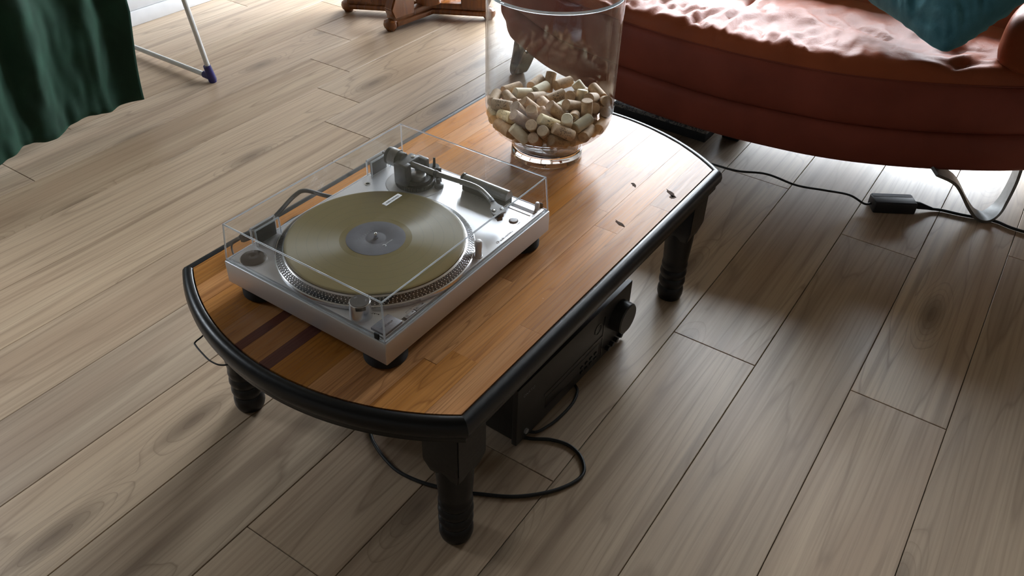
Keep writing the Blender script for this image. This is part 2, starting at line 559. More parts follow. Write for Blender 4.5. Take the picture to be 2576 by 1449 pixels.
def prism(bm, poly, z0, z1, mi=0):
    lo = [bm.verts.new((x, y, z0)) for x, y in poly]
    hi = [bm.verts.new((x, y, z1)) for x, y in poly]
    n = len(poly)
    bm.faces.new(lo[::-1])
    bm.faces.new(hi)
    for i in range(n):
        bm.faces.new((lo[i], lo[(i+1) % n], hi[(i+1) % n], hi[i]))
    return bm


def grid_surf(bm, rows, mi=0, closed_u=False):
    vr = [[bm.verts.new(p) for p in row] for row in rows]
    for a, b_ in zip(vr[:-1], vr[1:]):
        m_ = len(a)
        for k in range(m_ if closed_u else m_-1):
            bm.faces.new((a[k], a[(k+1) % m_], b_[(k+1) % m_], b_[k])).material_index = mi
    return vr


def text_bm(s, size, extrude=0.0, align='LEFT', space=1.0):
    cu = bpy.data.curves.new('lettering', 'FONT')
    cu.body = s
    cu.size = size
    cu.extrude = extrude
    cu.align_x = align
    cu.space_character = space
    cu.resolution_u = 3
    t = bpy.data.objects.new('lettering_tmp', cu)
    C.objects.link(t)
    dg = bpy.context.evaluated_depsgraph_get()
    me = bpy.data.meshes.new_from_object(t.evaluated_get(dg))
    bm = NB()
    bm.from_mesh(me)
    bpy.data.objects.remove(t)
    bpy.data.curves.remove(cu)
    bpy.data.meshes.remove(me)
    return bm


def lettering(name, s, size, mat, parent, loc, rz=0.0, align='LEFT', space=1.0, rot=None):
    bm = text_bm(s, size, 0.00005, align, space)
    m_ = Matrix.Translation(loc) @ ((rot or Matrix.Rotation(rz, 4, 'Z')))
    bmesh.ops.transform(bm, matrix=m_, verts=bm.verts)
    return ob(name, bm, mat, parent, smooth=False)


# ================================================================ the room
X0, X1, Y0, Y1, Z1 = ROOM['x0'], ROOM['x1'], ROOM['y0'], ROOM['y1'], ROOM['z1']
bm = NB()
box(bm, X0-0.2, X1+0.2, Y0-0.2, Y1+0.2, -0.06, -0.0095)
floor = struct(ob('floor', bm, 'floor_base', smooth=False))
floor['label'] = 'greige oak laminate floor of long staggered planks'

PA, PW, PO, PL = 0.0147, 0.193, -0.3353, 1.285
GAP, CH = 0.0007, 0.0009


def plank_bm(L):
    b_ = NB()
    hx, hy = L/2-GAP, PW/2-GAP
    rings = [[b_.verts.new((sx*(hx-i), sy*(hy-i), z)) for sx, sy in ((-1, -1), (1, -1), (1, 1), (-1, 1))]
             for i, z in ((0, -0.009), (0, -CH), (CH, 0.0))]
    for a, c in zip(rings[:-1], rings[1:]):
        for k in range(4):
            b_.faces.new((a[k], a[(k+1) % 4], c[(k+1) % 4], c[k]))
    b_.faces.new(rings[2])
    b_.faces.new(rings[0][::-1])
    return b_


joints = {-4: 1.079, -3: 0.342, -2: 0.920, -1: 0.295, 0: -0.225, 1: -0.617, 2: 0.20, 3: 0.0, 4: 0.10, 5: 0.404, 6: 0.574,
          7: 0.739, 8: 0.9015, 9: 1.118, 10: 1.357, 11: 0.42}
full_mesh = None
rj = random.Random(3)
for row in range(-17, 13):
    j0 = joints.get(row, rj.uniform(0, PL))
    vc = PO+(row+0.5)*PW
    k = math.floor((X0-0.05-j0)/PL)
    while True:
        ua, ub = max(j0+k*PL, X0-0.02), min(j0+(k+1)*PL, X1+0.05)
        k += 1
        if ua >= X1:
            break
        if ub-ua < 0.02:
            continue
        L = ub-ua
        if abs(L-PL) < 1e-6:
            if full_mesh is None:
                o = ob('plank', plank_bm(PL), 'floor_wood', floor, smooth=False)
                full_mesh = o.data
            else:
                o = bpy.data.objects.new('plank', full_mesh)
                C.objects.link(o)
                o.parent = floor
        else:
            o = ob('plank', plank_bm(L), 'floor_wood', floor, smooth=False)
        uc = (ua+ub)/2
        o.location = (math.cos(PA)*uc-math.sin(PA)*vc, math.sin(PA)*uc+math.cos(PA)*vc, 0)
        o.rotation_euler = (0, 0, PA)

TH = 0.15


def wall(name, boxes, mat='paint_white'):
    b_ = NB()
    for q in boxes:
        box(b_, *q)
    return struct(ob(name, b_, mat, smooth=False))


q = WIN[0]
wall('wall_right', [(X1, X1+TH, Y0-TH, q['y0'], 0, Z1), (X1, X1+TH, q['y1'], Y1+TH, 0, Z1),
                    (X1, X1+TH, q['y0'], q['y1'], 0, q['z0']), (X1, X1+TH, q['y0'], q['y1'], q['z1'], Z1)])
q2 = FILL_WIN
wall('wall_back', [(X0-TH, q2['x0'], Y1, Y1+TH, 0, Z1), (q2['x1'], X1, Y1, Y1+TH, 0, Z1),
                   (q2['x0'], q2['x1'], Y1, Y1+TH, 0, q2['z0']), (q2['x0'], q2['x1'], Y1, Y1+TH, q2['z1'], Z1)])
wall('wall_left', [(X0-TH, X0, Y0-TH, Y1, 0, Z1)])
wall('wall_front', [(X0, X1, Y0-TH, Y0, 0, Z1)])
wall('ceiling', [(X0-TH, X1+TH, Y0-TH, Y1+TH, Z1, Z1+0.1)], 'ceil')
b_ = NB()
box(b_, X0, X1, Y1-0.018, Y1, 0, 0.055, 0.003)
box(b_, X0, X1, Y1-0.011, Y1, 0.055, 0.115, 0.004)
struct(ob('baseboard_back', b_, 'base_paint'))
# glazed doors behind the sofa: frame with three upright leaves
win = struct(empty('window_1', (X1+0.05, 0, 0)))
b_ = NB()
nl = 4
for i in range(nl+1):
    y = q['y0']+(q['y1']-q['y0'])*i/nl
    wdt = 0.05
    box(b_, -0.03, 0.03, max(q['y0'], y-wdt), min(q['y1'], y+wdt), q['z0'], q['z1'], 0.004)
box(b_, -0.03, 0.03, q['y0'], q['y1'], q['z0'], q['z0']+0.08, 0.004)
box(b_, -0.03, 0.03, q['y0'], q['y1'], q['z1']-0.08, q['z1'], 0.004)
ob('window_frame', b_, 'win_frame', win)

fill_win = struct(empty('fill_window', (0, Y1+0.05, 0)))  # frame of the added opening, there only for fill light
b_ = NB()
for x in (q2['x0'], (q2['x0']+q2['x1'])/2, q2['x1']):
    box(b_, max(q2['x0'], x-0.04), min(q2['x1'], x+0.04), -0.03, 0.03, q2['z0'], q2['z1'], 0.004)
for z in (q2['z0'], q2['z1']-0.06):
    box(b_, q2['x0'], q2['x1'], -0.03, 0.03, z, z+0.06, 0.004)
ob('window_frame', b_, 'win_frame', fill_win)

# ================================================================ coffee table
ZW = 0.3429
HX, HY = 0.4405, 0.2977
AR = 0.501


def xe(y):
    return HX+math.sqrt(AR*AR-y*y)-math.sqrt(AR*AR-HY*HY)


table = tag(empty('coffee_table'), 'low coffee table with worn orange pine strip top, black rim and turned legs', 'table')


def strip_poly(y0, y1, xa, xb, g=0.00015):
    y0 += g
    y1 -= g
    ys = [y0, (y0+y1)/2, y1]
    pl = []
    if xb is None:
        pl += [(xe(min(max(y, -HY), HY))-0.0002, y) for y in ys]
    else:
        pl += [(xb-g, y0), (xb-g, y1)]
    if xa is None:
        pl += [(-xe(min(max(y, -HY), HY))+0.0002, y) for y in reversed(ys)]
    else:
        pl += [(xa+g, y1), (xa+g, y0)]
    return pl


bm = NB()
outl = []
for i in range(33):
    y = -HY+2*HY*i/32
    outl.append((xe(y), y))
for i in range(33):
    y = HY-2*HY*i/32
    outl.append((-xe(y), y))
prism(bm, outl, ZW-0.028, ZW-0.010)
top = ob('tabletop', bm, 'dark_board', table, smooth=False)
widths = [0.045, 0.050, 0.025, 0.060, 0.040, 0.074, 0.0242, 0.0435, 0.019, 0.042, 0.050, 0.030, 0.045]
bounds = [-HY]
for w_ in widths:
    bounds.append(bounds[-1]+w_)
bounds.append(HY)
NS = len(bounds)-1
rs = random.Random(11)
for i in range(NS):
    y0, y1 = bounds[i], bounds[i+1]
    cuts = []
    x = -xe(0)+(rs.uniform(0.30, 0.45) if i in (6, 8) else rs.uniform(0.12, 0.55))
    while x < xe(0)-0.12:
        cuts.append(x)
        x += rs.uniform(0.28, 0.60)
    ends = [None]+cuts+[None]
    for a, b2 in zip(ends[:-1], ends[1:]):
        bm = NB()
        dz = rs.uniform(-0.00018, 0.00018)
        pl = strip_poly(y0, y1, a, b2)
        mx = sum(p_[0] for p_ in pl)/len(pl)
        my = (y0+y1)/2
        prism(bm, [(px-mx, py-my) for px, py in pl], -0.010, 0.0)
        dark = a is None and i in (6, 8)
        o = ob('strip', bm, 'table_wood_dark' if dark else 'table_wood', top, smooth=False)
        o.location = (mx, my, ZW+dz)

# old marks in the worn finish at the far end
for sx_, sy_, ra, rb, rot_, mt_ in ((0.2834, -0.1926, 0.010, 0.004, 0.9, 'stain_brown'), (0.2990, -0.2700, 0.016, 0.0045, 0.95, 'stain_brown'), (0.2890, -0.2775, 0.007, 0.005, 0.2, 'stain_brown'),
                                    (0.1394, -0.2377, 0.012, 0.0045, 1.2, 'stain_brown')):
    bm = NB()
    pl = []
    for k in range(18):
        a = 2*PI*k/18
        f = 1+rs.uniform(-0.35, 0.3)
        x_, y_ = ra*math.cos(a)*f, rb*math.sin(a)*f
        pl.append((x_*math.cos(rot_)-y_*math.sin(rot_), x_*math.sin(rot_)+y_*math.cos(rot_)))
    prism(bm, pl, 0.00015, 0.00045)
    o = ob('stain', bm, mt_, top, smooth=False)
    o.location = (sx_, sy_, ZW)

# black half-round moulding, four lengths mitred at the corners
RIM = [(0.0008, -0.030), (0.0008, -0.002), (0.0035, 0.0006), (0.009, 0.0012), (0.015, -0.0015), (0.0195, -0.008), (0.0215, -0.017),
       (0.0205, -0.026), (0.0165, -0.033), (0.013, -0.036), (0.013, -0.046), (0.0, -0.046)]


def rim_piece(pts, dirs):
    b_ = NB()
    rows = []
    for (x, y), (nx, ny) in zip(pts, dirs):
        rows.append([(x+nx*o_, y+ny*o_, ZW+z_) for o_, z_ in RIM])
    vr = grid_surf(b_, rows, closed_u=True)
    b_.faces.new(vr[0])
    b_.faces.new(vr[-1][::-1])
    return ob('rim_moulding', b_, 'black_paint', table, angle=50)


ang = math.asin(HY/AR)
mit = {}
for sx in (1, -1):
    for sy in (1, -1):
        n1 = Vector((0, sy))
        n2 = Vector((sx*math.cos(ang), sy*math.sin(ang)))
        h = (n1+n2).normalized()
        mit[(sx, sy)] = h/h.dot(n1)
for sy in (1, -1):
    ptl = [(-HX+2*HX*i/10, sy*HY) for i in range(11)]
    dr = [(0, sy)]*11
    dr[0] = tuple(mit[(-1, sy)])
    dr[10] = tuple(mit[(1, sy)])
    rim_piece(ptl, dr)
for sx in (1, -1):
    ptl, dr = [], []
    for i in range(41):
        a = -ang+2*ang*i/40
        ptl.append((sx*(HX+AR*math.cos(a)-AR*math.cos(ang)), AR*math.sin(a)))
        dr.append((sx*math.cos(a), math.sin(a)))
    dr[0] = tuple(mit[(sx, -1)])
    dr[-1] = tuple(mit[(sx, 1)])
    rim_piece(ptl, dr)

LX, LY = 0.414, 0.2616
LEGP = [(0, 0.0), (0.0255, 0.0), (0.0275, 0.004), (0.0300, 0.014), (0.0300, 0.026), (0.0285, 0.032), (0.0262, 0.036), (0.0285, 0.041), (0.0305, 0.048),
        (0.0300, 0.056), (0.0268, 0.062), (0.0290, 0.067), (0.0308, 0.073), (0.0302, 0.080), (0.0272, 0.086), (0.0290, 0.091), (0.0300, 0.096), (0.0292, 0.102),
        (0.0280, 0.106), (0.0290, 0.116), (0.0305, 0.140), (0.0318, 0.170), (0.0322, 0.200), (0, 0.200)]
for sx in (-1, 1):
    for sy in (-1, 1):
        bm = NB()
        lathe(bm, LEGP, 32)
        leg = ob('leg', bm, 'black_paint', table, angle=40)
        leg.location = (sx*LX, sy*LY, 0)
        bm = NB()
        hw = 0.0365
        rows = []
        for z, s in ((0.176, 0.0285), (0.182, 0.0300), (0.207, hw), (0.297, hw)):
            rows.append([(-s, -s, z), (s, -s, z), (s, s, z), (-s, s, z)])
        vr = grid_surf(bm, rows, closed_u=True)
        bm.faces.new(vr[0][::-1])
        bm.faces.new(vr[-1])
        bmesh.ops.bevel(bm, geom=[e for e in bm.edges], offset=0.0018, segments=2, affect='EDGES')
        ob('leg_block', bm, 'black_paint', leg, angle=30)
# apron boards under the top
for sy in (-1, 1):
    bm = NB()
    box(bm, -LX+0.0365, LX-0.0365, sy*0.250-0.010, sy*0.250+0.010, 0.262, 0.3125, 0.002)
    ob('apron', bm, 'dark_board', table)
for sx in (-1, 1):
    bm = NB()
    box(bm, sx*LX-0.010, sx*LX+0.010, -LY+0.0365, LY-0.0365, 0.272, 0.3125, 0.002)
    ob('apron', bm, 'dark_board', table)

# ================================================================ turntable (local frame: front-left corner of the plinth, z = 0 on the table top)
TW, TD = 0.452, 0.352
tt = tag(empty('turntable', (-0.4445, -0.1609, ZW+0.0004), 0.0051), 'silver direct-drive turntable under a clear hinged dust cover on the coffee table', 'turntable')
PB, PT = 0.0221, 0.0655          # plinth underside, ledge
DK = 0.0695                      # deck surface
bm = NB()
box(bm, 0, TW, 0, TD, PB, PT, 0.0022, 3)
ob('plinth', bm, 'silver', tt)
bm = NB()
box(bm, 0.0075, TW-0.0075, 0.0075, TD-0.0075, PT-0.001, DK, 0.0012, 2)
ob('deck_plate', bm, 'silver', tt)
for fx in (0.036, TW-0.040):
    for fy in (0.036, TD-0.042):
        bm = NB()
        lathe(bm, [(0, 0), (0.033, 0), (0.035, 0.002), (0.035, 0.011), (0.033, 0.014), (0.033, 0.0225), (0, 0.0225)], 36, fx, fy)
        ob('foot', bm, 'rubber', tt)
PC = (0.1729, 0.1707)
bm = NB()
lathe(bm, [(0, DK), (0.1640, DK), (0.1672, DK+0.0015), (0.1675, DK+0.0075), (0.1660, DK+0.0085), (0.1652, DK+0.0085),
           (0.1545, DK+0.0160), (0.1532, DK+0.0172), (0.1516, DK+0.0178), (0.1505, DK+0.0172), (0, DK+0.0172)], 160,
      mi=[0, 0, 0, 0, 0, 1, 0, 0, 0, 1])
plat = ob('platter', bm, ['silver_bright', 'black_plastic'], tt, angle=30)
plat.location = (PC[0], PC[1], 0)
bm = NB()
sl = Vector((0.1545-0.1652, 0, 0.0160-0.0085))
nv = Vector((sl.z*-1, 0, sl.x)).normalized()
if nv.z < 0:
    nv = -nv
for t_, cnt, rd, ph in ((0.86, 180, 0.00075, 0.0), (0.62, 150, 0.00115, 0.3), (0.38, 180, 0.00075, 0.5), (0.14, 150, 0.00115, 0.1)):
    for k in range(cnt):
        a = 2*PI*(k+ph)/cnt
        rot = Matrix.Rotation(a, 3, 'Z')
        cpt = Vector((0.1652, 0, DK+0.0085))+sl*t_+nv*0.00025
        e1, e2 = sl.normalized(), Vector((0, 1, 0))
        bm.faces.new([bm.verts.new(rot @ (cpt+e1*rd*math.cos(2*PI*i/8)+e2*rd*math.sin(2*PI*i/8))) for i in range(8)])
so = ob('strobe_dots', bm, 'silver_bright', plat, smooth=False)
so['kind'] = 'stuff'
bm = NB()
lathe(bm, [(0.0034, DK+0.017), (0.0034, DK+0.0275), (0.0026, DK+0.0300), (0.0008, DK+0.0315), (0, DK+0.0315)], 20, *PC)
ob('spindle', bm, 'silver_bright', tt)

# strobe lamp pillar with black power dial on top
SX, SY = 0.0255, 0.0705
bm = NB()
lathe(bm, [(0, DK), (0.0178, DK), (0.0172, DK+0.010), (0.0163, DK+0.0275), (0.0155, DK+0.0285), (0, DK+0.0285)], 40, SX, SY)
pil = ob('power_dial', bm, 'silver_bright', tt)
bm = NB()
lathe(bm, [(0, DK+0.0284), (0.0149, DK+0.0284), (0.0147, DK+0.0292), (0, DK+0.0292)], 40, SX, SY)
ob('dial_cap', bm, 'black_plastic', pil)
bm = NB()
a0 = -1.9
n_ = 8
pts_o, pts_i = [], []
for i in range(n_+1):
    a = PI+0.35+(0.95)*i/n_
    for zz, lst in ((DK+0.0285, pts_o), (DK+0.0215, pts_i)):
        lst.append((SX+0.01685*math.cos(a), SY+0.01685*math.sin(a), zz))
grid_surf(bm, [pts_o, pts_i])
ob('strobe_window', bm, 'black_gloss', pil)
lettering('dial_lettering', 'ON', 0.0032, 'print_grey', pil, (SX-0.001, SY+0.0095, DK+0.0294), -0.3)
lettering('dial_lettering', 'OFF', 0.0032, 'print_grey', pil, (SX+0.0048, SY-0.0095, DK+0.0294), 0.6)

bm = NB()
box(bm, 0.0100, 0.0500, 0.0085, 0.0375, DK-0.001, DK+0.0040, 0.0012)
sb = ob('start_button', bm, 'button_grey', tt)
lettering('button_lettering', 'START/STOP', 0.0047, 'print_dark', sb, (0.0155, 0.0195, DK+0.0042))
for k, (bx, s) in enumerate(((0.0600, '33'), (0.0835, '45'))):
    bm = NB()
    box(bm, bx, bx+0.0215, 0.0085, 0.0155, DK-0.001, DK+0.0018, 0.0006)
    o = ob('speed_button', bm, 'button_light', tt)
    lettering('button_lettering', s, 0.0046, 'print_dark', o, (bx+0.002, 0.0103, DK+0.0019))
    bm = NB()
    box(bm, bx+0.0155, bx+0.0195, 0.0112, 0.0127, DK+0.0017, DK+0.0020)
    ob('indicator', bm, 'print_dark', o, smooth=False)
for xa, xb in ((0.0550, 0.0598), (0.0813, 0.0837)):
    bm = NB()
    box(bm, xa, xb, 0.0085, 0.0155, DK-0.001, DK+0.0006)
    ob('button_recess', bm, 'black_plastic', tt, smooth=False)
lettering('deck_lettering', '78', 0.0045, 'print_grey', tt, (0.0795, 0.0185, DK+0.0001))
bm = NB()
for q_ in ((0.0705, 0.0790, 0.0205, 0.0208), (0.0855, 0.0940, 0.0205, 0.0208), (0.0705, 0.0708, 0.0180, 0.0205), (0.0937, 0.0940, 0.0180, 0.0205)):
    box(bm, *q_, DK, DK+0.00012)
for dx, dy, rr_ in ((0.0405, 0.0600, 0.0009), (0.0410, 0.0570, 0.0015), (0.0425, 0.0540, 0.0009), (0.0430, 0.0510, 0.0013)):
    lathe(bm, [(0, DK), (rr_, DK), (rr_, DK+0.00015), (0, DK+0.00015)], 10, dx, dy)
ob('deck_marks', bm, 'print_dark', tt, smooth=False)['kind'] = 'stuff'
lettering('deck_lettering', 'audio-technica', 0.0072, 'print_dark', tt, (0.3140, 0.0125, DK+0.0001), 0.0, 'LEFT', 0.92)
bm = NB()
for rr_ in (0.0022, 0.0034):
    pts_ = [(0.3085+rr_*math.cos(t), 0.0150+rr_*math.sin(t)*0.9, DK+0.0002) for t in [(-0.4+4.1*i/14) for i in range(15)]]
    tube(bm, pts_, 0.00022, 4)
tube(bm, [(0.3085, 0.0118, DK+0.0002), (0.3085, 0.0150, DK+0.0002)], 0.00025, 4)
ob('maker_mark', bm, 'print_grey', tt, smooth=False)
# target light post
bm = NB()
lathe(bm, [(0, DK), (0.0072, DK), (0.0074, DK+0.0012), (0.0060, DK+0.0015), (0.0058, DK+0.016), (0.0063, DK+0.019), (0.0063, DK+0.029), (0.0048, DK+0.032), (0, DK+0.0330)], 28, 0.2560, 0.0180)
ob('target_light', bm, 'silver', tt)
# small round holes, quartz button, pitch fader, stop post
bm = NB()
lathe(bm, [(0.0036, DK-0.0002), (0.0036, DK+0.0006), (0.0058, DK+0.0006), (0.0062, DK), (0.0062, DK-0.001)], 28, 0.3186, 0.3234)
ho = ob('socket_ring', bm, 'silver_bright', tt)
bm = NB()
lathe(bm, [(0, DK+0.0002), (0.0037, DK+0.0002), (0.0037, DK-0.0005)], 24, 0.3186, 0.3234)
ob('socket', bm, 'black_plastic', ho)
bm = NB()
lathe(bm, [(0, DK), (0.0086, DK), (0.0086, DK+0.0008), (0.0070, DK+0.0009), (0, DK+0.0009)], 32, 0.3797, 0.0312)
qz = ob('quartz_ring', bm, 'black_plastic', tt)
bm = NB()
lathe(bm, [(0, DK+0.0008), (0.0068, DK+0.0008), (0.0062, DK+0.0022), (0, DK+0.0025)], 32, 0.3797, 0.0312)
ob('quartz_button', bm, 'button_light', qz)
lettering('deck_lettering', 'QUARTZ', 0.0030, 'print_grey', tt, (0.3735, 0.0185, DK+0.0001))
bm = NB()
box(bm, 0.4185, 0.4285, 0.0130, 0.1400, DK-0.0005, DK+0.0003)
ob('fader_slot', bm, 'black_plastic', tt, smooth=False)
bm = NB()
box(bm, 0.4090, 0.4118, 0.0160, 0.1400, DK-0.0005, DK+0.0003)
ob('fader_slot', bm, 'black_plastic', tt, smooth=False)
bm = NB()
for i in range(13):
    ln = 0.0052 if i % 2 == 0 else 0.0032
    box(bm, 0.4015, 0.4015+ln, 0.0200+i*0.0095, 0.0203+i*0.0095, DK, DK+0.00012)
ob('pitch_scale', bm, 'print_dark', tt, smooth=False)['kind'] = 'stuff'
lettering('deck_lettering', '8', 0.0040, 'print_grey', tt, (0.3985, 0.0130, DK+0.0001))
bm = NB()
lathe(bm, [(0, DK), (0.0044, DK), (0.0044, DK+0.0110), (0.0030, DK+0.0138), (0, DK+0.0145)], 20, 0.4375, 0.0190)
ob('stop_post', bm, 'silver', tt)

# ---- tonearm assembly
ta = empty('tonearm')
ta.parent = tt
bm = NB()
TC = (0.3758, 0.2545)
lathe(bm, [(0, DK), (0.0555, DK), (0.0555, DK+0.0006), (0.0540, DK+0.0009), (0, DK+0.0009)], 64, *TC)
ob('arm_board', bm, 'silver', ta)
bm = NB()
n = 120
prof = [(0.0, DK+0.0009), (0.0365, DK+0.0009), (0.0375, DK+0.0018), (0.0375, DK+0.0085), (0.0350, DK+0.0100), (0.0330, DK+0.0100), (0.0315, DK+0.0085), (0.0, DK+0.0085)]
lathe(bm, prof, n, *TC)
for v in bm.verts:
    dx, dy = v.co.x-TC[0], v.co.y-TC[1]
    rr_ = math.hypot(dx, dy)
    if rr_ > 0.0370:
        i = round((math.atan2(dy, dx) % (2*PI))/(2*PI)*n)
        s_ = 1.0 if i % 2 else 0.975
        v.co.x, v.co.y = TC[0]+dx*s_, TC[1]+dy*s_
ob('height_ring', bm, 'black_plastic', ta, smooth=False)
bm = NB()
lathe(bm, [(0, DK+0.0084), (0.0285, DK+0.0084), (0.0275, DK+0.0135), (0.0240, DK+0.0140), (0, DK+0.0140)], 48, TC[0]+0.002, TC[1])
ob('arm_base', bm, 'gun', ta)
bm = NB()
box(bm, 0.3405, 0.3580, 0.2460, 0.2760, DK+0.0086, DK+0.0520, 0.0030, 3)
box(bm, 0.3420, 0.3900, 0.2520, 0.2740, DK+0.0440, DK+0.0525, 0.0025, 3)
ob('yoke', bm, 'gun', ta)
bm = NB()
box(bm, 0.3870, 0.4010, 0.2380, 0.2660, DK+0.0086, DK+0.0480, 0.0035, 3)
ob('yoke', bm, 'gun', ta)
bm = NB()
lathe(bm, [(0, DK+0.0522), (0.0042, DK+0.0522), (0.0042, DK+0.0535), (0.0020, DK+0.0538), (0.0018, DK+0.0530), (0, DK+0.0530)], 20, 0.3795, 0.2600)
ob('pivot_screw', bm, 'silver_bright', ta)
bm = NB()
lathe(bm, [(0, DK+0.014), (0.0160, DK+0.014), (0.0150, DK+0.0250), (0.0120, DK+0.0265), (0, DK+0.0265)], 36, 0.3700, 0.2420)
ob('gimbal_cap', bm, 'arm_metal', ta)
bm = NB()
lathe(bm, [(0, DK+0.0135), (0.0205, DK+0.0135), (0.0205, DK+0.0185), (0, DK+0.0185)], 36, 0.3700, 0.2400)
ob('cueing_platform', bm, 'black_plastic', ta)
AZ = 0.1135
armp = catmull([(0.3660, 0.262, AZ+0.001), (0.3662, 0.235, AZ+0.001), (0.3680, 0.200, AZ), (0.3740, 0.158, AZ-0.002), (0.3800, 0.127, AZ-0.004), (0.3800, 0.106, AZ-0.006),
                (0.3745, 0.0865, AZ-0.009), (0.3690, 0.0730, AZ-0.012)], 6)
bm = NB()
tube(bm, armp, [0.0058 if i < 12 else (0.0052 if i < 14 else 0.0048) for i in range(len(armp))], 16)
ob('arm_tube', bm, 'arm_metal', ta)
bm = NB()
tube(bm, [armp[12], armp[13]], 0.0061, 16)
ob('arm_collar', bm, 'gun', ta)
cwd = Vector((-0.004, 0.040, 0.003)).normalized()
bm = NB()
cb = Vector((0.3662, 0.2720, AZ+0.002))
lathe(bm, [(0, 0), (0.0140, 0), (0.0150, 0.001), (0.0150, 0.0105), (0.0168, 0.0110), (0.0170, 0.0270), (0.0165, 0.0275), (0.0165, 0.0330), (0.0150, 0.0350), (0.0, 0.0350)], 36,
      mi=[1, 1, 1, 1, 0, 0, 1, 1, 1], mat=axis_mat(cb, cwd))
ob('counterweight', bm, ['arm_metal', 'black_plastic'], ta)
bm = NB()
tube(bm, [cb+cwd*0.034, cb+cwd*0.0475], 0.0026, 12)
ob('counterweight_stub', bm, 'arm_metal', ta)
# headshell, cartridge, finger lift
hd = Vector((-0.0165, -0.0270, -0.0035)).normalized()
hs = Vector((0.3690, 0.0730, AZ-0.012))
sd = Vector((hd.y, -hd.x, 0)).normalized()
upv = sd.cross(hd)
if upv.z < 0:
    upv = -upv
bm = NB()
tube(bm, [hs-hd*0.004, hs+hd*0.006], 0.0054, 16)
ob('shell_collar', bm, 'gun', ta)
bm = NB()
shp = [(0.005, -0.0048), (0.014, -0.0064), (0.023, -0.0118), (0.038, -0.0125), (0.040, -0.0105), (0.040, 0.0105), (0.038, 0.0125), (0.023, 0.0118), (0.014, 0.0064), (0.005, 0.0048)]
lo = [bm.verts.new(hs+hd*a+sd*b2-upv*0.0005) for a, b2 in shp]
hi = [bm.verts.new(hs+hd*a+sd*b2+upv*0.0022) for a, b2 in shp]
bm.faces.new(lo[::-1])
bm.faces.new(hi)
for i in range(len(shp)):
    j = (i+1) % len(shp)
    bm.faces.new((lo[i], lo[j], hi[j], hi[i]))
hsh = ob('headshell', bm, 'button_light', ta, angle=20)
for s_ in (-1, 1):
    bm = NB()
    lathe(bm, [(0, 0.0023), (0.0026, 0.0023), (0.0026, 0.0030), (0.0012, 0.0034), (0, 0.0034)], 14,
          mat=Matrix.Translation(hs+hd*0.030+sd*s_*0.0078) @ Vector((0, 0, 1)).rotation_difference(upv).to_matrix().to_4x4())
    lathe(bm, [(0.0027, 0.00235), (0.0042, 0.00235), (0.0042, 0.0025), (0.0027, 0.0025)], 14, mi=1, closed=True,
          mat=Matrix.Translation(hs+hd*0.030+sd*s_*0.0078) @ Vector((0, 0, 1)).rotation_difference(upv).to_matrix().to_4x4())
    ob('shell_screw', bm, ['silver_bright', 'black_plastic'], hsh)
bm = NB()
fl = catmull([hs+hd*0.024-sd*0.0095, hs+hd*0.023-sd*0.018+upv*0.001, hs+hd*0.021-sd*0.027+upv*0.004], 6)
tube(bm, fl, 0.0011, 8)
ob('finger_lift', bm, 'silver_bright', ta)
bm = NB()
cm = Matrix((( hd.x, sd.x, upv.x, hs.x), (hd.y, sd.y, upv.y, hs.y), (hd.z, sd.z, upv.z, hs.z), (0, 0, 0, 1)))
box(bm, 0.022, 0.0385, -0.0085, 0.0085, -0.0105, -0.0006, 0.001, 1, mat=cm)
box(bm, 0.034, 0.0420, -0.0050, 0.0050, -0.0145, -0.0080, 0.001, 1, mat=cm)
ob('cartridge', bm, 'black_plastic', ta)
# anti-skate dial with pointer, lift lever, arm rest
bm = NB()
lathe(bm, [(0, DK+0.004), (0.0110, DK+0.004), (0.0115, DK+0.022), (0.0105, DK+0.0240), (0, DK+0.0240)], 32, 0.4140, 0.2400)
ad = ob('antiskate_dial', bm, 'black_plastic', ta)
bm = NB()
tube(bm, [(0.4120, 0.2370, DK+0.023), (0.4160, 0.2395, DK+0.041)], [0.0030, 0.0022], 8)
ob('pointer', bm, 'black_plastic', ad)
bm = NB()
lathe(bm, [(0, DK+0.0009), (0.0090, DK+0.0009), (0.0090, DK+0.0075), (0.0060, DK+0.0085), (0.0030, DK+0.0090), (0.0030, DK+0.0180), (0, DK+0.0180)], 24, 0.3895, 0.2085)
ob('lift_pillar', bm, 'gun', ta)
bm = NB()
box(bm, 0.3965, 0.4045, 0.2130, 0.2210, DK+0.0009, DK+0.0340, 0.001)
ob('arm_rest', bm, 'black_plastic', ta)

# ---- dust cover
cov = empty('dust_cover')
cov.parent = tt
CB, CT = 0.0660, 0.1364
lo_in, hi_in, thk = 0.0030, 0.0078, 0.0028


def ring4(i, z):
    return [Vector((i, i, z)), Vector((TW-i, i, z)), Vector((TW-i, TD-i, z)), Vector((i, TD-i, z))]


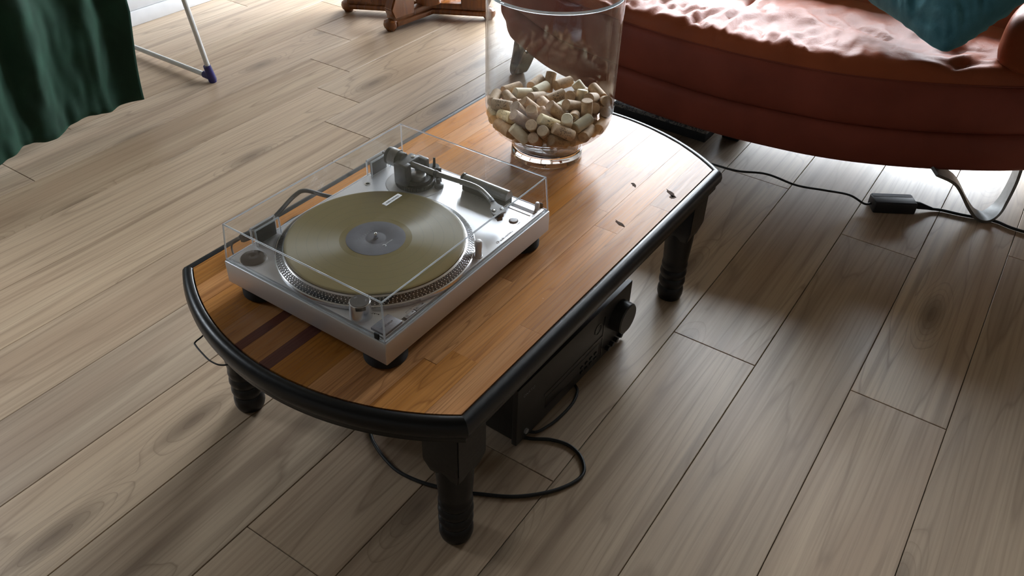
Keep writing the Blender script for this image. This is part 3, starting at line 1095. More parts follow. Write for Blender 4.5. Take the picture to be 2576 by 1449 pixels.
bm = NB()
o1, o2 = ring4(lo_in, CB), ring4(hi_in, CT)
i1, i2 = ring4(lo_in+thk, CB), ring4(hi_in+thk, CT-thk)
R_ = [[bm.verts.new(p_) for p_ in r_] for r_ in (o1, o2, i2, i1)]
for a, b2 in ((0, 1), (2, 3), (3, 0)):
    for k in range(4):
        bm.faces.new((R_[a][k], R_[a][(k+1) % 4], R_[b2][(k+1) % 4], R_[b2][k]))
bm.faces.new(R_[1])
bm.faces.new(R_[2][::-1])
ob('cover_shell', bm, 'acrylic', cov, smooth=False)
edges = []
for k in range(4):
    edges.append((o2[k], o2[(k+1) % 4]))
    edges.append((o1[k], o2[k]))
    edges.append((o1[k]+Vector((0, 0, 0.001)), o1[(k+1) % 4]+Vector((0, 0, 0.001))))
for a, b2 in edges:
    bm = NB()
    tube(bm, [a, b2], 0.0014, 8)
    ob('cover_edge', bm, 'acrylic_edge_glint', cov)  # rods added for the bright highlight lines along the cover edges
for hx in (0.082, 0.367):
    bm = NB()
    for (a, b2) in (((-0.026, 0.0), (-0.026, 0.031)), ((0.026, 0.0), (0.026, 0.031)), ((-0.026, 0.031), (0.026, 0.031))):
        for yy in (TD-0.0085, TD-0.020):
            tube(bm, [(hx+a[0], yy, DK+0.001+a[1]), (hx+b2[0], yy, DK+0.001+b2[1])], 0.0016, 8)
    hg = ob('hinge_pocket', bm, 'acrylic_edge_glint', cov)
    bm = NB()
    for sx in (-1, 1):
        box(bm, hx+sx*0.026-0.001, hx+sx*0.026+0.001, TD-0.020, TD-0.0085, DK+0.001, DK+0.032)
    box(bm, hx-0.026, hx+0.026, TD-0.020, TD-0.0085, DK+0.030, DK+0.032)
    box(bm, hx-0.026, hx+0.026, TD-0.0215, TD-0.020, DK+0.001, DK+0.032)
    ob('hinge_window', bm, 'acrylic', hg, smooth=False)
    bm = NB()
    box(bm, hx-0.0205, hx+0.0205, TD-0.0165, TD-0.0105, DK+0.0005, DK+0.0265, 0.001)
    ob('hinge_tongue', bm, 'box_side', hg)
for q_ in ((0.0028, 0.0185), (TW-0.0028, 0.0185)):
    bm = NB()
    box(bm, q_[0]-0.0016, q_[0]+0.0016, q_[1]-0.0045, q_[1]+0.0045, CB-0.0008, CB+0.0105, 0.001)
    ob('cover_bumper', bm, 'rubber', cov)
bm = NB()
box(bm, 0.2050, 0.2460, 0.1715, 0.1812, CT, CT+0.0007, 0.0002, 1)
bd = ob('cover_badge', bm, 'print_white', cov, smooth=False)
bm = NB()
box(bm, 0.2064, 0.2446, 0.1728, 0.1799, CT+0.0006, CT+0.0009)
ob('badge_panel', bm, 'silver', bd, smooth=False)
lettering('badge_lettering', 'audio-technica', 0.0058, 'print_dark', bd, (0.2255, 0.1745, CT+0.0010), 0.0, 'CENTER', 0.93)

# ---- things lying on the deck or the platter
c_, s_ = math.cos(0.0051), math.sin(0.0051)


def ttw(x, y, z=0.0):
    return Vector((-0.4445+c_*x-s_*y, -0.1609+s_*x+c_*y, ZW+0.0004+z))


rec = tag(empty('vinyl_record', ttw(PC[0], PC[1], DK+0.0180), 0.0051), 'gold-coloured vinyl record with dark grey label lying on the platter', 'record')
bm = NB()
lathe(bm, [(0.0037, 0.0), (0.1500, 0.0), (0.1510, 0.0006), (0.1510, 0.0014), (0.1500, 0.0020), (0.1460, 0.0019), (0.0620, 0.0019), (0.0500, 0.0021), (0.0037, 0.0021)], 160, closed=True)
ob('disc', bm, 'vinyl', rec)
bm = NB()
lathe(bm, [(0.0038, 0.00205), (0.0500, 0.00205), (0.0500, 0.00235), (0.0485, 0.00242), (0.0182, 0.00242), (0.0175, 0.00225), (0.0165, 0.00242), (0.0038, 0.00242)], 96, closed=True)
lb = ob('paper_label', bm, 'label_grey', rec)
lettering('label_lettering', 'SONY MUSIC', 0.0029, 'print_white', lb, (-0.0035, -0.0262, 0.00248), 0.0)
bm = NB()
pts_ = [(-0.0085+0.0028*math.cos(t), -0.0262+0.0030*math.sin(t), 0.0026) for t in [(-1.75+3.7*i/12) for i in range(13)]]
tube(bm, pts_, [0.0005+0.0006*math.sin(PI*i/12) for i in range(13)], 6, flat=0.3)
ob('label_emblem', bm, 'print_white', lb, smooth=False)
lettering('label_lettering', 'L C O M A L S U T', 0.0040, 'print_grey', lb, (-0.004, 0.0195, 0.00248), 0.0, 'CENTER', 1.35)

ad45 = empty('single_adapter', ttw(0.0288, 0.3133, DK), 0)
tag(ad45, 'round black 45 rpm adapter disc sitting in the rear corner of the turntable deck', 'adapter')
bm = NB()
lathe(bm, [(0.0, 0.0), (0.0205, 0.0), (0.0205, 0.0022), (0.0190, 0.0040), (0.0120, 0.0055), (0.0050, 0.0060), (0.0034, 0.0052), (0.0030, 0.0030), (0, 0.0030)], 48)
ob('disc', bm, 'black_gloss', ad45)
bm = NB()
lathe(bm, [(0.0206, 0.0001), (0.0222, 0.0001), (0.0222, 0.0006), (0.0206, 0.0006)], 48, closed=True)
ob('recess_ring', bm, 'silver_bright', ad45)

br = empty('record_brush', ttw(0.4180, 0.1180, DK+0.0003), 0.0)
tag(br, 'record cleaning brush with grey handle and black bristle pad, beside the tonearm', 'brush')
bm = NB()
pr = []
for i in range(13):
    a = PI*i/12
    pr.append((0.0115*math.cos(a), 0.016+0.0125*math.sin(a)))
rows = [[(x, yy, z) for x, z in pr+[(-0.0115, 0.012), (0.0115, 0.012)]] for yy in (-0.050, 0.050)]
vr = grid_surf(bm, rows, closed_u=True)
bm.faces.new(vr[0])
bm.faces.new(vr[1][::-1])
ob('handle', bm, 'arm_metal', br)
bm = NB()
rows = [[(x*1.04, yy, 0.0005+z*1.02) for x, z in pr+[(-0.0115, 0.010), (0.0115, 0.010)]] for yy in (0.050, 0.0545)]
vr = grid_surf(bm, rows, closed_u=True)
bm.faces.new(vr[0])
bm.faces.new(vr[1][::-1])
ob('end_cap', bm, 'black_plastic', br)
bm = NB()
box(bm, -0.0105, 0.0105, -0.050, 0.0500, 0.0, 0.0122, 0.001)
ob('bristle_pad', bm, 'rubber', br)

# ================================================================ glass vase, shells, corks
VC = Vector((0.290, 0.028, ZW+0.0003))
vase = tag(empty('hurricane_vase', VC), 'large clear glass footed vase half full of wine corks on the coffee table', 'vase')
bm = NB()
RO, TH_ = 0.1350, 0.0032
outer = [(0.0760, 0.0560), (0.0800, 0.0575), (0.0920, 0.0590), (0.1060, 0.0625), (0.1190, 0.0700), (0.1285, 0.0820), (0.1335, 0.0980), (RO, 0.1180),
         (RO+0.0005, 0.200), (RO+0.001, 0.280), (RO+0.0015, 0.3530)]
inner = [(r-TH_ if z > 0.09 else r-TH_*0.75, z if z > 0.09 else z+0.0034) for r, z in outer]
inner[-1] = (outer[-1][0]-TH_, 0.3530)
rim = [(RO+0.0005, 0.3560), (RO-TH_/2+0.0015, 0.3572), (RO-TH_+0.0015, 0.3560)]
lathe(bm, outer+rim+inner[::-1], 96)
vb = ob('bowl', bm, 'vase_glass', vase, angle=60)
bm = NB()
lathe(bm, [(RO-TH_+0.0012, 0.3535), (RO-TH_+0.0018, 0.3575), (RO-TH_/2+0.0015, 0.3592), (RO+0.0016, 0.3575), (RO+0.0019, 0.3535)], 96, closed=True)
ob('lip', bm, 'acrylic_edge_glint', vase, angle=60)
bm = NB()
lathe(bm, [(0, 0.0), (0.0740, 0.0), (0.0768, 0.0020), (0.0775, 0.0060), (0.0768, 0.0215), (0.0735, 0.0228), (0.0660, 0.0215), (0.0500, 0.0195), (0.0250, 0.0185), (0, 0.0182)], 96)
ob('base_slab', bm, 'solid_glass', vase, angle=60)
bm = NB()
lathe(bm, [(0.0766, 0.0230), (0.0755, 0.0500), (0.0762, 0.0562), (0.0735, 0.0562), (0.0727, 0.0500), (0.0735, 0.0232)], 96)
ob('foot', bm, 'vase_glass', vase, angle=60)


def shell_bm(rx, ry, rz, ribs, seed):
    b_ = NB()
    rows = []
    rr_ = random.Random(seed)
    ph = rr_.random()*6
    for i in range(9):
        t = PI*i/8
        row = []
        for k in range(20):
            a = 2*PI*k/20
            f = 1+0.10*math.sin(a*ribs+ph)*math.sin(t)
            taper = 1-0.35*math.cos(a)*0.5
            row.append((rx*math.sin(t)*math.cos(a)*f, ry*math.sin(t)*math.sin(a)*f*taper, rz*math.cos(t)))
        rows.append(row)
    grid_surf(b_, rows[1:-1], closed_u=True)
    b_.verts.ensure_lookup_table()
    return b_


shells = [(-0.034, -0.028, 0.040, 0.024, 0.017, 0.009, 9, 'ribbed pale seashell at the bottom of the vase foot, left side'),
          (0.006, -0.043, 0.041, 0.024, 0.016, 0.010, 3, 'white sea pebble lying at the front of the vase foot'),
          (0.035, -0.012, 0.041, 0.022, 0.018, 0.010, 5, 'beige rounded shell on the right side of the vase foot'),
          (-0.008, 0.020, 0.041, 0.026, 0.020, 0.011, 7, 'pale shell in the middle of the vase foot under the corks'),
          (-0.045, 0.018, 0.042, 0.017, 0.014, 0.008, 6, 'small cream shell at the back left of the vase foot')]
for i, (x, y, z, rx, ry, rz, rb, lab) in enumerate(shells):
    bm = shell_bm(rx, ry, rz, rb, i)
    bmesh.ops.holes_fill(bm, edges=bm.edges)
    o = ob('seashell', bm, 'shell', angle=80)
    o.location = VC+Vector((x, y, z-0.009))
    o.rotation_euler = (random.uniform(-0.3, 0.3), random.uniform(-0.3, 0.3), random.uniform(0, 6))
    tag(o, lab, 'shell', 'shells under the corks')
# speckled coral disc seen through the foot
bm = shell_bm(0.022, 0.012, 0.006, 2, 9)
bmesh.ops.holes_fill(bm, edges=bm.edges)
o = ob('coral_piece', bm, 'shell', angle=80)
o.location = VC+Vector((-0.032, 0.046, 0.032))
tag(o, 'piece of pale coral wedged at the back of the vase foot', 'coral')

CORKS = """-0.0436,0.1103,0.4556,-0.929,-0.367,-0.052,n -0.0320,0.0807,0.4576,-0.543,-0.840,0.006,n 0.0105,0.1038,0.4577,0.953,-0.304,0.000,n 0.0039,0.0700,0.4598,0.879,-0.425,-0.217,p 0.0684,0.0791,0.4580,0.996,0.088,0.020,n 0.0493,0.0544,0.4580,0.999,-0.042,-0.023,p 0.0926,0.0591,0.4574,-0.608,-0.176,-0.774,n 0.1038,0.0310,0.4578,0.955,-0.298,-0.007,n 0.0988,-0.0204,0.4572,0.165,-0.674,-0.720,p 0.0755,-0.0255,0.4558,0.182,-0.903,0.390,n 0.1046,-0.0560,0.4608,-0.465,-0.869,-0.170,n 0.0097,0.0380,0.4578,0.955,-0.138,-0.262,n -0.0089,0.0046,0.4576,-0.530,-0.848,0.010,n 0.0335,0.0067,0.4587,0.921,-0.365,0.133,k 0.0068,-0.0252,0.4551,0.953,0.216,-0.211,p 0.0396,-0.0267,0.4657,0.755,0.400,-0.520,n 0.0538,-0.0460,0.4590,-0.296,-0.100,-0.950,p 0.0093,-0.0515,0.4647,0.897,-0.234,-0.375,n 0.0716,-0.0948,0.4641,-0.720,-0.544,0.430,n 0.0443,-0.0854,0.4543,0.779,0.380,-0.499,n 0.0045,-0.0884,0.4675,0.061,-0.021,-0.998,n -0.0671,0.0751,0.4581,0.317,-0.948,-0.020,k -0.0884,0.0484,0.4488,-0.341,-0.915,0.215,y -0.0754,0.0223,0.4618,0.591,-0.266,-0.762,n -0.0472,0.0154,0.4645,0.519,-0.564,-0.642,n -0.0527,-0.0258,0.4549,-0.236,-0.863,-0.446,d -0.0349,-0.0397,0.4665,0.571,-0.451,-0.686,n -0.0739,-0.0062,0.4615,0.402,0.102,-0.910,n -0.1058,0.0020,0.4636,0.693,-0.327,-0.643,d -0.0780,-0.0487,0.4609,0.682,-0.559,-0.471,y -0.0173,-0.0718,0.4560,-0.865,-0.429,0.262,e -0.0313,-0.1009,0.4565,0.962,-0.193,0.192,p -0.0605,-0.0808,0.4656,0.632,0.350,-0.691,p 0.0577,-0.1040,0.4434,0.688,0.382,-0.618,n -0.0773,0.0900,0.4353,-0.759,-0.651,0.000,y -0.1113,0.0389,0.4345,-0.277,-0.958,-0.068,n -0.1152,-0.0034,0.4358,0.309,-0.693,-0.651,p -0.0941,-0.0507,0.4434,0.737,0.168,-0.655,t -0.0804,-0.0858,0.4525,0.590,-0.681,-0.433,t -0.0830,-0.0777,0.4301,0.853,-0.357,-0.381,s -0.0380,-0.0939,0.4203,0.978,-0.025,-0.207,n -0.0998,-0.0260,0.4514,0.743,0.209,-0.636,n -0.1036,-0.0351,0.4269,0.743,0.184,-0.643,d 0.0210,-0.1160,0.4345,0.970,0.232,-0.068,n -0.0258,-0.1107,0.4351,0.986,0.167,-0.022,n 0.0569,-0.0691,0.4691,0.922,0.146,-0.360,n -0.0899,-0.0040,0.4151,0.648,-0.726,-0.229,n -0.0445,0.0010,0.4101,-0.981,0.195,0.000,n 0.0974,0.0035,0.4189,-0.881,0.136,-0.453,n -0.0052,-0.0174,0.4101,0.224,-0.975,0.000,n -0.0132,0.0511,0.4101,-0.570,0.821,0.000,n -0.0532,-0.0323,0.4101,-0.421,0.907,0.000,n -0.0162,-0.0406,0.4329,0.972,-0.175,-0.156,n 0.1001,-0.0624,0.4345,-0.482,-0.874,0.066,n -0.0174,-0.0759,0.4306,-0.637,0.651,-0.412,n 0.0235,-0.0044,0.4101,-0.340,-0.940,0.000,n 0.0298,-0.0931,0.4181,-0.914,-0.402,0.055,n -0.0873,0.0412,0.4176,-0.581,-0.809,0.090,n 0.0066,-0.0767,0.4116,0.677,0.727,-0.110,n 0.0043,-0.0078,0.4316,0.518,0.835,-0.186,n -0.0203,0.0882,0.4149,0.896,0.437,0.086,n -0.0380,-0.0109,0.4314,0.996,-0.027,0.080,n -0.0395,0.0493,0.4177,0.656,-0.520,0.546,n -0.0274,0.0219,0.4101,0.963,-0.268,0.000,n 0.0187,0.0786,0.4262,0.325,0.759,-0.563,n 0.0570,-0.0106,0.4148,-0.935,0.056,0.350,n 0.0277,-0.0381,0.4159,0.792,0.419,0.443,n -0.0248,-0.0375,0.4101,-0.328,0.945,0.000,n 0.0760,0.0271,0.4129,-0.933,-0.293,-0.211,n 0.0283,-0.0724,0.4349,0.765,0.638,-0.089,n -0.0626,0.0675,0.4259,0.046,-0.870,0.491,n 0.0530,0.0456,0.4110,0.968,0.242,0.068,n -0.0687,0.0262,0.4142,-0.567,-0.769,0.295,n 0.0462,0.0693,0.4130,0.972,0.159,0.174,n 0.0385,0.0449,0.4336,0.234,-0.970,0.068,n 0.0700,-0.0666,0.4176,0.848,0.513,0.130,n 0.0082,0.0619,0.4103,-0.572,0.820,0.012,n 0.0488,-0.0511,0.4104,-0.735,-0.678,-0.001,n -0.0620,-0.0628,0.4140,0.738,-0.675,-0.013,n 0.0743,-0.0399,0.4329,0.144,-0.777,0.612,n"""


def cork_bm(L, r, cham):
    b_ = NB()
    lathe(b_, [(0, -L/2), (r-cham, -L/2), (r, -L/2+cham), (r*1.01, 0), (r, L/2-cham), (r-cham, L/2), (0, L/2)], 18)
    return b_


cork_meshes = {}
CORK_LABELS = {
    0: 'tan wine cork lying in the second backmost row of the heap, leftmost',
    1: 'tan wine cork lying in the second backmost row of the heap, third from left',
    2: 'tan wine cork lying in the backmost row of the heap, leftmost',
    3: 'pale smooth wine cork lying in the backmost row of the heap, second from left',
    4: 'tan wine cork lying in the backmost row of the heap, third from left',
    5: 'pale smooth wine cork lying in the backmost row of the heap, fifth from left',
    6: 'tan wine cork slanting in the backmost row of the heap, sixth from left',
    7: 'tan wine cork lying in the backmost row of the heap, seventh from left',
    8: 'pale smooth wine cork slanting in the backmost row of the heap, eighth from left',
    9: 'tan wine cork slanting in the backmost row of the heap, ninth from left',
    10: 'tan wine cork lying in the backmost row of the heap, rightmost',
    11: 'tan wine cork lying in the backmost row of the heap, fourth from left',
    12: 'wine-stained wine cork lying in the second backmost row of the heap, sixth from left',
    13: 'dark printed wine cork lying in the second backmost row of the heap, seventh from left',
    14: 'pale smooth wine cork lying in the second backmost row of the heap, eighth from left',
    15: 'tan wine cork slanting in the second backmost row of the heap, ninth from left',
    16: 'pale smooth wine cork upright in the backmost row of the heap, tenth from left',
    17: 'tan wine cork slanting in the middle row of the heap, sixth from left',
    18: 'tan wine cork slanting in the second backmost row of the heap, rightmost',
    19: 'wine-stained wine cork slanting in the middle row of the heap, ninth from left',
    20: 'tan wine cork upright in the middle row of the heap, eighth from left',
    21: 'dark printed wine cork lying in the second backmost row of the heap, second from left',
    22: 'yellow printed wine cork lying in the second nearest row of the heap, second from left',
    23: 'tan wine cork slanting in the middle row of the heap, second from left',
    24: 'tan wine cork slanting in the second backmost row of the heap, fifth from left',
    25: 'wine-stained wine cork slanting in the middle row of the heap, fourth from left',
    26: 'wine-stained wine cork slanting in the middle row of the heap, fifth from left',
    27: 'tan wine cork upright in the middle row of the heap, third from left',
    28: 'wine-stained wine cork slanting in the second nearest row of the heap, third from left',
    29: 'yellow printed wine cork slanting in the second nearest row of the heap, sixth from left',
    30: 'end-stamped wine cork lying in the middle row of the heap, seventh from left',
    31: 'pale smooth wine cork lying in the second nearest row of the heap, eighth from left',
    32: 'pale smooth wine cork slanting in the second nearest row of the heap, seventh from left',
    33: 'wine-stained wine cork slanting in the middle row of the heap, rightmost',
    34: 'yellow printed wine cork lying in the middle row of the heap, leftmost',
    35: 'tan wine cork lying in the second nearest row of the heap, leftmost',
    36: 'pale smooth wine cork slanting in the nearest row of the heap, second from left',
    37: 'printed wine cork slanting in the nearest row of the heap, fifth from left',
    38: 'printed wine cork slanting in the nearest row of the heap, ninth from left',
    39: 'lettered wine cork slanting in the nearest row of the heap, eighth from left',
    40: 'wine-stained wine cork lying in the nearest row of the heap, tenth from left',
    41: 'tan wine cork slanting in the second nearest row of the heap, fifth from left',
    42: 'wine-stained wine cork slanting in the nearest row of the heap, fourth from left',
    43: 'tan wine cork lying in the second nearest row of the heap, rightmost',
    44: 'tan wine cork lying in the nearest row of the heap, rightmost',
    45: 'tan wine cork slanting in the second backmost row of the heap, tenth from left',
    46: 'tan wine cork lying in the nearest row of the heap, third from left',
    51: 'tan wine cork lying in the nearest row of the heap, sixth from left',
    53: 'tan wine cork lying in the middle row of the heap, tenth from left',
    56: 'tan wine cork lying in the second nearest row of the heap, ninth from left',
    57: 'tan wine cork lying in the nearest row of the heap, leftmost',
    64: 'tan wine cork slanting in the second backmost row of the heap, fourth from left',
    72: 'tan wine cork lying in the second nearest row of the heap, fourth from left',
    75: 'wine-stained wine cork lying in the second nearest row of the heap, tenth from left',
    78: 'tan wine cork lying in the nearest row of the heap, seventh from left',
}
plist = [c.split(',') for c in CORKS.split()]
for i, q_ in enumerate(plist):
    x, y, z, ux, uy, uz = map(float, q_[:6])
    kd = 'd' if (q_[6] == 'n' and i % 7 == 5) else q_[6]
    mt = {'n': 'cork_n', 'p': 'cork_p', 'y': 'cork_y', 'd': 'cork_d', 'k': 'cork_k', 't': 'cork_k', 'e': 'cork_n', 's': 'cork_n'}[kd]
    key = (mt, i % 3)
    if key not in cork_meshes:
        L = (0.0430, 0.0445, 0.0455)[i % 3]
        o = ob('wine_cork', cork_bm(L, 0.0117, 0.0009 if mt != 'cork_p' else 0.0016), mt, angle=40)
        cork_meshes[key] = o.data
    else:
        o = bpy.data.objects.new('wine_cork', cork_meshes[key])
        C.objects.link(o)
    d = Vector((ux, uy, uz))
    o.location = (VC.x+x, VC.y+y, z)
    o.rotation_mode = 'QUATERNION'
    o.rotation_quaternion = Vector((0, 0, 1)).rotation_difference(d) @ Quaternion((0, 0, 1), i*2.4)
    tag(o, CORK_LABELS.get(i, 'wine cork buried deep in the vase behind the other corks'), 'cork', 'wine corks in the glass vase')
    if kd in ('s', 't', 'e'):
        mw = Matrix.Translation(o.location) @ o.rotation_quaternion.to_matrix().to_4x4()
        loc_cam = mw.inverted() @ cam_loc
        ac = math.atan2(loc_cam.y, loc_cam.x)
        right = (mw.to_3x3().inverted() @ r2).z
        if kd == 'e':
            sg = 1 if loc_cam.z > 0 else -1
            bm = text_bm('m', 0.013, 0.0002, 'CENTER')
            bmesh.ops.translate(bm, verts=bm.verts, vec=(0, -0.0035, 0))
            box(bm, -0.0075, 0.0075, 0.0055, 0.0062, -0.0002, 0.0002)
            box(bm, -0.0075, 0.0075, -0.0062, -0.0055, -0.0002, 0.0002)
            if sg < 0:
                bmesh.ops.rotate(bm, verts=bm.verts, matrix=Matrix.Rotation(PI, 3, 'X'))
            bmesh.ops.translate(bm, verts=bm.verts, vec=(0, 0, sg*(o.dimensions.z/2+0.0001)))
            ob('stamp', bm, 'print_dark', o, smooth=False)
        else:
            lines = (('SOUTIRAGE', 0.0050, 0.0030), ('A I X', 0.0062, -0.0070)) if kd == 's' else (('MIS EN BOUTEILLE', 0.0034, 0.0010),)
            for s__, size, yoff in lines:
                bm = text_bm(s__, size, 0.0, 'CENTER')
                bmesh.ops.subdivide_edges(bm, edges=bm.edges, cuts=1)
                sg = 1 if right > 0 else -1
                for v in bm.verts:
                    a = ac-sg*0+(v.co.y+yoff)*(-sg)/0.0118*(-1 if True else 1)*-1
                    zz = v.co.x*sg
                    v.co = (0.01205*math.cos(a), 0.01205*math.sin(a), zz)
                ob('cork_print', bm, 'print_dark', o, smooth=False)

# ================================================================ amplifier under the table
AX, AY, AW, AH, ADp = 0.0105, -0.244, 0.420, 0.146, 0.300
amp = tag(empty('stereo_amplifier', (AX, AY, 0), -0.02), 'black stereo amplifier with large volume knob on the floor under the coffee table', 'amplifier')
bm = NB()
box(bm, -AW/2+0.006, AW/2-0.006, 0.010, ADp, 0.014, AH+0.008, 0.002)
ob('case', bm, 'amp_black', amp)
bm = NB()
box(bm, -AW/2, AW/2, 0.0, 0.012, 0.010, AH+0.012, 0.002)
fp = ob('front_panel', bm, 'amp_black', amp)
for q_ in ((-AW/2+0.090, AW/2-0.110, 0.074, 0.080), (AW/2-0.112, AW/2-0.108, 0.020, 0.130)):
    bm = NB()
    box(bm, q_[0], q_[1], -0.0008, 0.001, q_[2], q_[3])
    ob('panel_groove', bm, 'black_gloss', fp, smooth=False)
bm = NB()
box(bm, -AW/2+0.095, AW/2-0.125, -0.0006, 0.001, 0.038, 0.066)
ob('display', bm, 'black_gloss', fp, smooth=False)
bm = NB()
kx, kz = AW/2-0.052, 0.098
lathe(bm, [(0, 0), (0.0355, 0), (0.0360, 0.003), (0.0345, 0.024), (0.0320, 0.0265), (0, 0.0265)], 48, mat=axis_mat((kx, 0.0, kz), (0, -1, 0)))
ob('volume_knob', bm, 'amp_black', amp)
bm = NB()
lathe(bm, [(0.0115, 0), (0.0130, 0), (0.0130, 0.0012), (0.0115, 0.0012)], 32, closed=True, mat=axis_mat((AW/2-0.135, 0.0, 0.112), (0, -1, 0)))
ob('input_button', bm, 'black_gloss', amp)
for i in range(4):
    bm = NB()
    lathe(bm, [(0, 0), (0.0055, 0), (0.0052, 0.009), (0, 0.0095)], 18, mat=axis_mat((AW/2-0.090+i*0.018, 0.0, 0.030), (0, -1, 0)))
    ob('tone_knob', bm, 'black_plastic', amp)
for r_ in range(2):
    for i in range(4):
        bm = NB()
        box(bm, AW/2-0.195+i*0.018, AW/2-0.186+i*0.018, -0.0022, 0.001, 0.030+r_*0.014, 0.035+r_*0.014, 0.0006)
        ob('selector_button', bm, 'black_gloss', amp)
bm = NB()
lathe(bm, [(0, 0), (0.0060, 0), (0.0058, 0.004), (0, 0.0045)], 20, mat=axis_mat((-AW/2+0.030, 0.0, 0.030), (0, -1, 0)))
ob('power_button', bm, 'silver', amp)
lettering('front_lettering', 'ONKYO', 0.0095, 'print_grey', fp, (-AW/2+0.018, -0.0004, 0.128), rot=Matrix.Rotation(PI/2, 4, 'X'), space=1.1)
for sx in (-1, 1):
    for yy in (0.045, ADp-0.045):
        bm = NB()
        lathe(bm, [(0, 0), (0.018, 0), (0.020, 0.004), (0.020, 0.0142), (0, 0.0142)], 24, sx*(AW/2-0.06), yy)
        ob('foot', bm, 'rubber', amp)


def cord(name, pts, rad, label, flat_z=True, group=None, mat='cable'):
    b_ = NB()
    tube(b_, catmull(pts, 8), rad, 10)
    o_ = ob(name, b_, mat, angle=80)
    tag(o_, label, 'cable', group)
    return o_


cord('black_cable', [(-0.20, 0.20, 0.29), (-0.255, 0.135, 0.10), (-0.300, 0.065, 0.012), (-0.328, 0.020, 0.0036), (-0.347, -0.008, 0.0036), (-0.364, -0.050, 0.0036), (-0.373, -0.092, 0.0036), (-0.368, -0.140, 0.0036), (-0.356, -0.180, 0.0036),
                    (-0.345, -0.212, 0.0036), (-0.328, -0.2423, 0.0036), (-0.2905, -0.3045, 0.0036), (-0.2351, -0.355, 0.0036), (-0.1800, -0.3760, 0.0036), (-0.1450, -0.3550, 0.0036), (-0.1310, -0.318, 0.0036), (-0.1400, -0.280, 0.0036),
                    (-0.160, -0.248, 0.0036), (-0.175, -0.21, 0.0036)], 0.0034, 'black cord looping over the floor round the nearest table leg')
cord('speaker_cable', [(-0.150, -0.235, 0.006), (-0.139, -0.2490, 0.005), (-0.112, -0.2580, 0.0045), (-0.085, -0.2630, 0.0045), (-0.0382, -0.2650, 0.0045), (-0.005, -0.258, 0.0045), (0.0129, -0.246, 0.0045), (0.03, -0.21, 0.005)], 0.0030,
     'short black cable curving out from under the amplifier front')
cord('thin_wire', [(-0.455, 0.285, 0.29), (-0.480, 0.242, 0.285), (-0.503, 0.2091, 0.281), (-0.527, 0.2035, 0.280), (-0.5325, 0.196, 0.280), (-0.5391, 0.1699, 0.280), (-0.5430, 0.1450, 0.280), (-0.5390, 0.122, 0.281), (-0.5200, 0.105, 0.284), (-0.48, 0.09, 0.29)], 0.0014,
     'thin black wire bowing out from under the curved end of the table')

# audio leads lying behind the turntable
cord('audio_lead', [(-0.120, 0.205, ZW+0.012), (-0.150, 0.255, ZW+0.020), (-0.172, 0.290, ZW+0.030), (-0.195, 0.296, ZW+0.028), (-0.235, 0.290, ZW+0.020), (-0.270, 0.284, ZW+0.012), (-0.300, 0.270, ZW+0.006), (-0.315, 0.235, ZW+0.006)], 0.0042,
     'black audio lead arching behind the turntable on the table top', mat='cable')
cord('audio_lead', [(-0.185, 0.215, ZW+0.0045), (-0.200, 0.250, ZW+0.0045), (-0.222, 0.264, ZW+0.0045), (-0.258, 0.262, ZW+0.0045), (-0.285, 0.248, ZW+0.0045), (-0.292, 0.225, ZW+0.0045)], 0.0040,
     'second black audio lead lying flat behind the turntable', mat='cable')
cb_ = empty('plug_lead')
tag(cb_, 'black plug and thin lead by the rear left corner of the turntable', 'cable')
bm = NB()
tube(bm, [(-0.318, 0.262, ZW+0.0235), (-0.328, 0.266, ZW+0.0230), (-0.346, 0.273, ZW+0.0215), (-0.350, 0.275, ZW+0.0210)], [0.006, 0.0085, 0.0085, 0.006], 14)
pg = ob('plug', bm, 'rubber', cb_)
bm = NB()
tube(bm, catmull([(-0.350, 0.275, ZW+0.0205), (-0.366, 0.279, ZW+0.016), (-0.376, 0.266, ZW+0.006), (-0.384, 0.240, ZW+0.0022), (-0.390, 0.215, ZW+0.0022)], 6), 0.0018, 8)
ob('wire', bm, 'cable', cb_)

# ================================================================ sofa
SF = [(1.60, 1.03), (1.45, 0.960), (1.33, 0.885), (1.2555, 0.8135), (1.165, 0.735), (1.113, 0.652), (1.06, 0.562), (1.018, 0.470), (0.982, 0.340), (0.955, 0.206),
      (0.939, 0.060), (0.938, -0.085), (0.952, -0.230), (0.986, -0.395), (1.048, -0.549), (1.145, -0.717), (1.249, -0.853), (1.37, -0.960), (1.55, -1.04)]
fp_ = [Vector((p_.x, p_.y)) for p_ in catmull([(x, y, 0) for x, y in SF], 12)]
NP = len(fp_)
nor = []
for i in range(NP):
    t = (fp_[min(i+1, NP-1)]-fp_[max(i-1, 0)]).normalized()
    nor.append(Vector((-t.y, t.x)))            # inward (towards +x)
for i in range(NP):
    if nor[i].x < 0 and abs(fp_[i].y) < 0.8:
        nor[i] = -nor[i]
sofa = tag(empty('leather_sofa', (1.35, 0, 0)), 'rust red leather sofa with a bowed front on bent metal legs', 'sofa')
SO = Vector((1.35, 0, 0))


def sw(i, inset, z):
    p_ = fp_[i]+nor[i]*inset
    return Vector((p_.x, p_.y, z))-SO


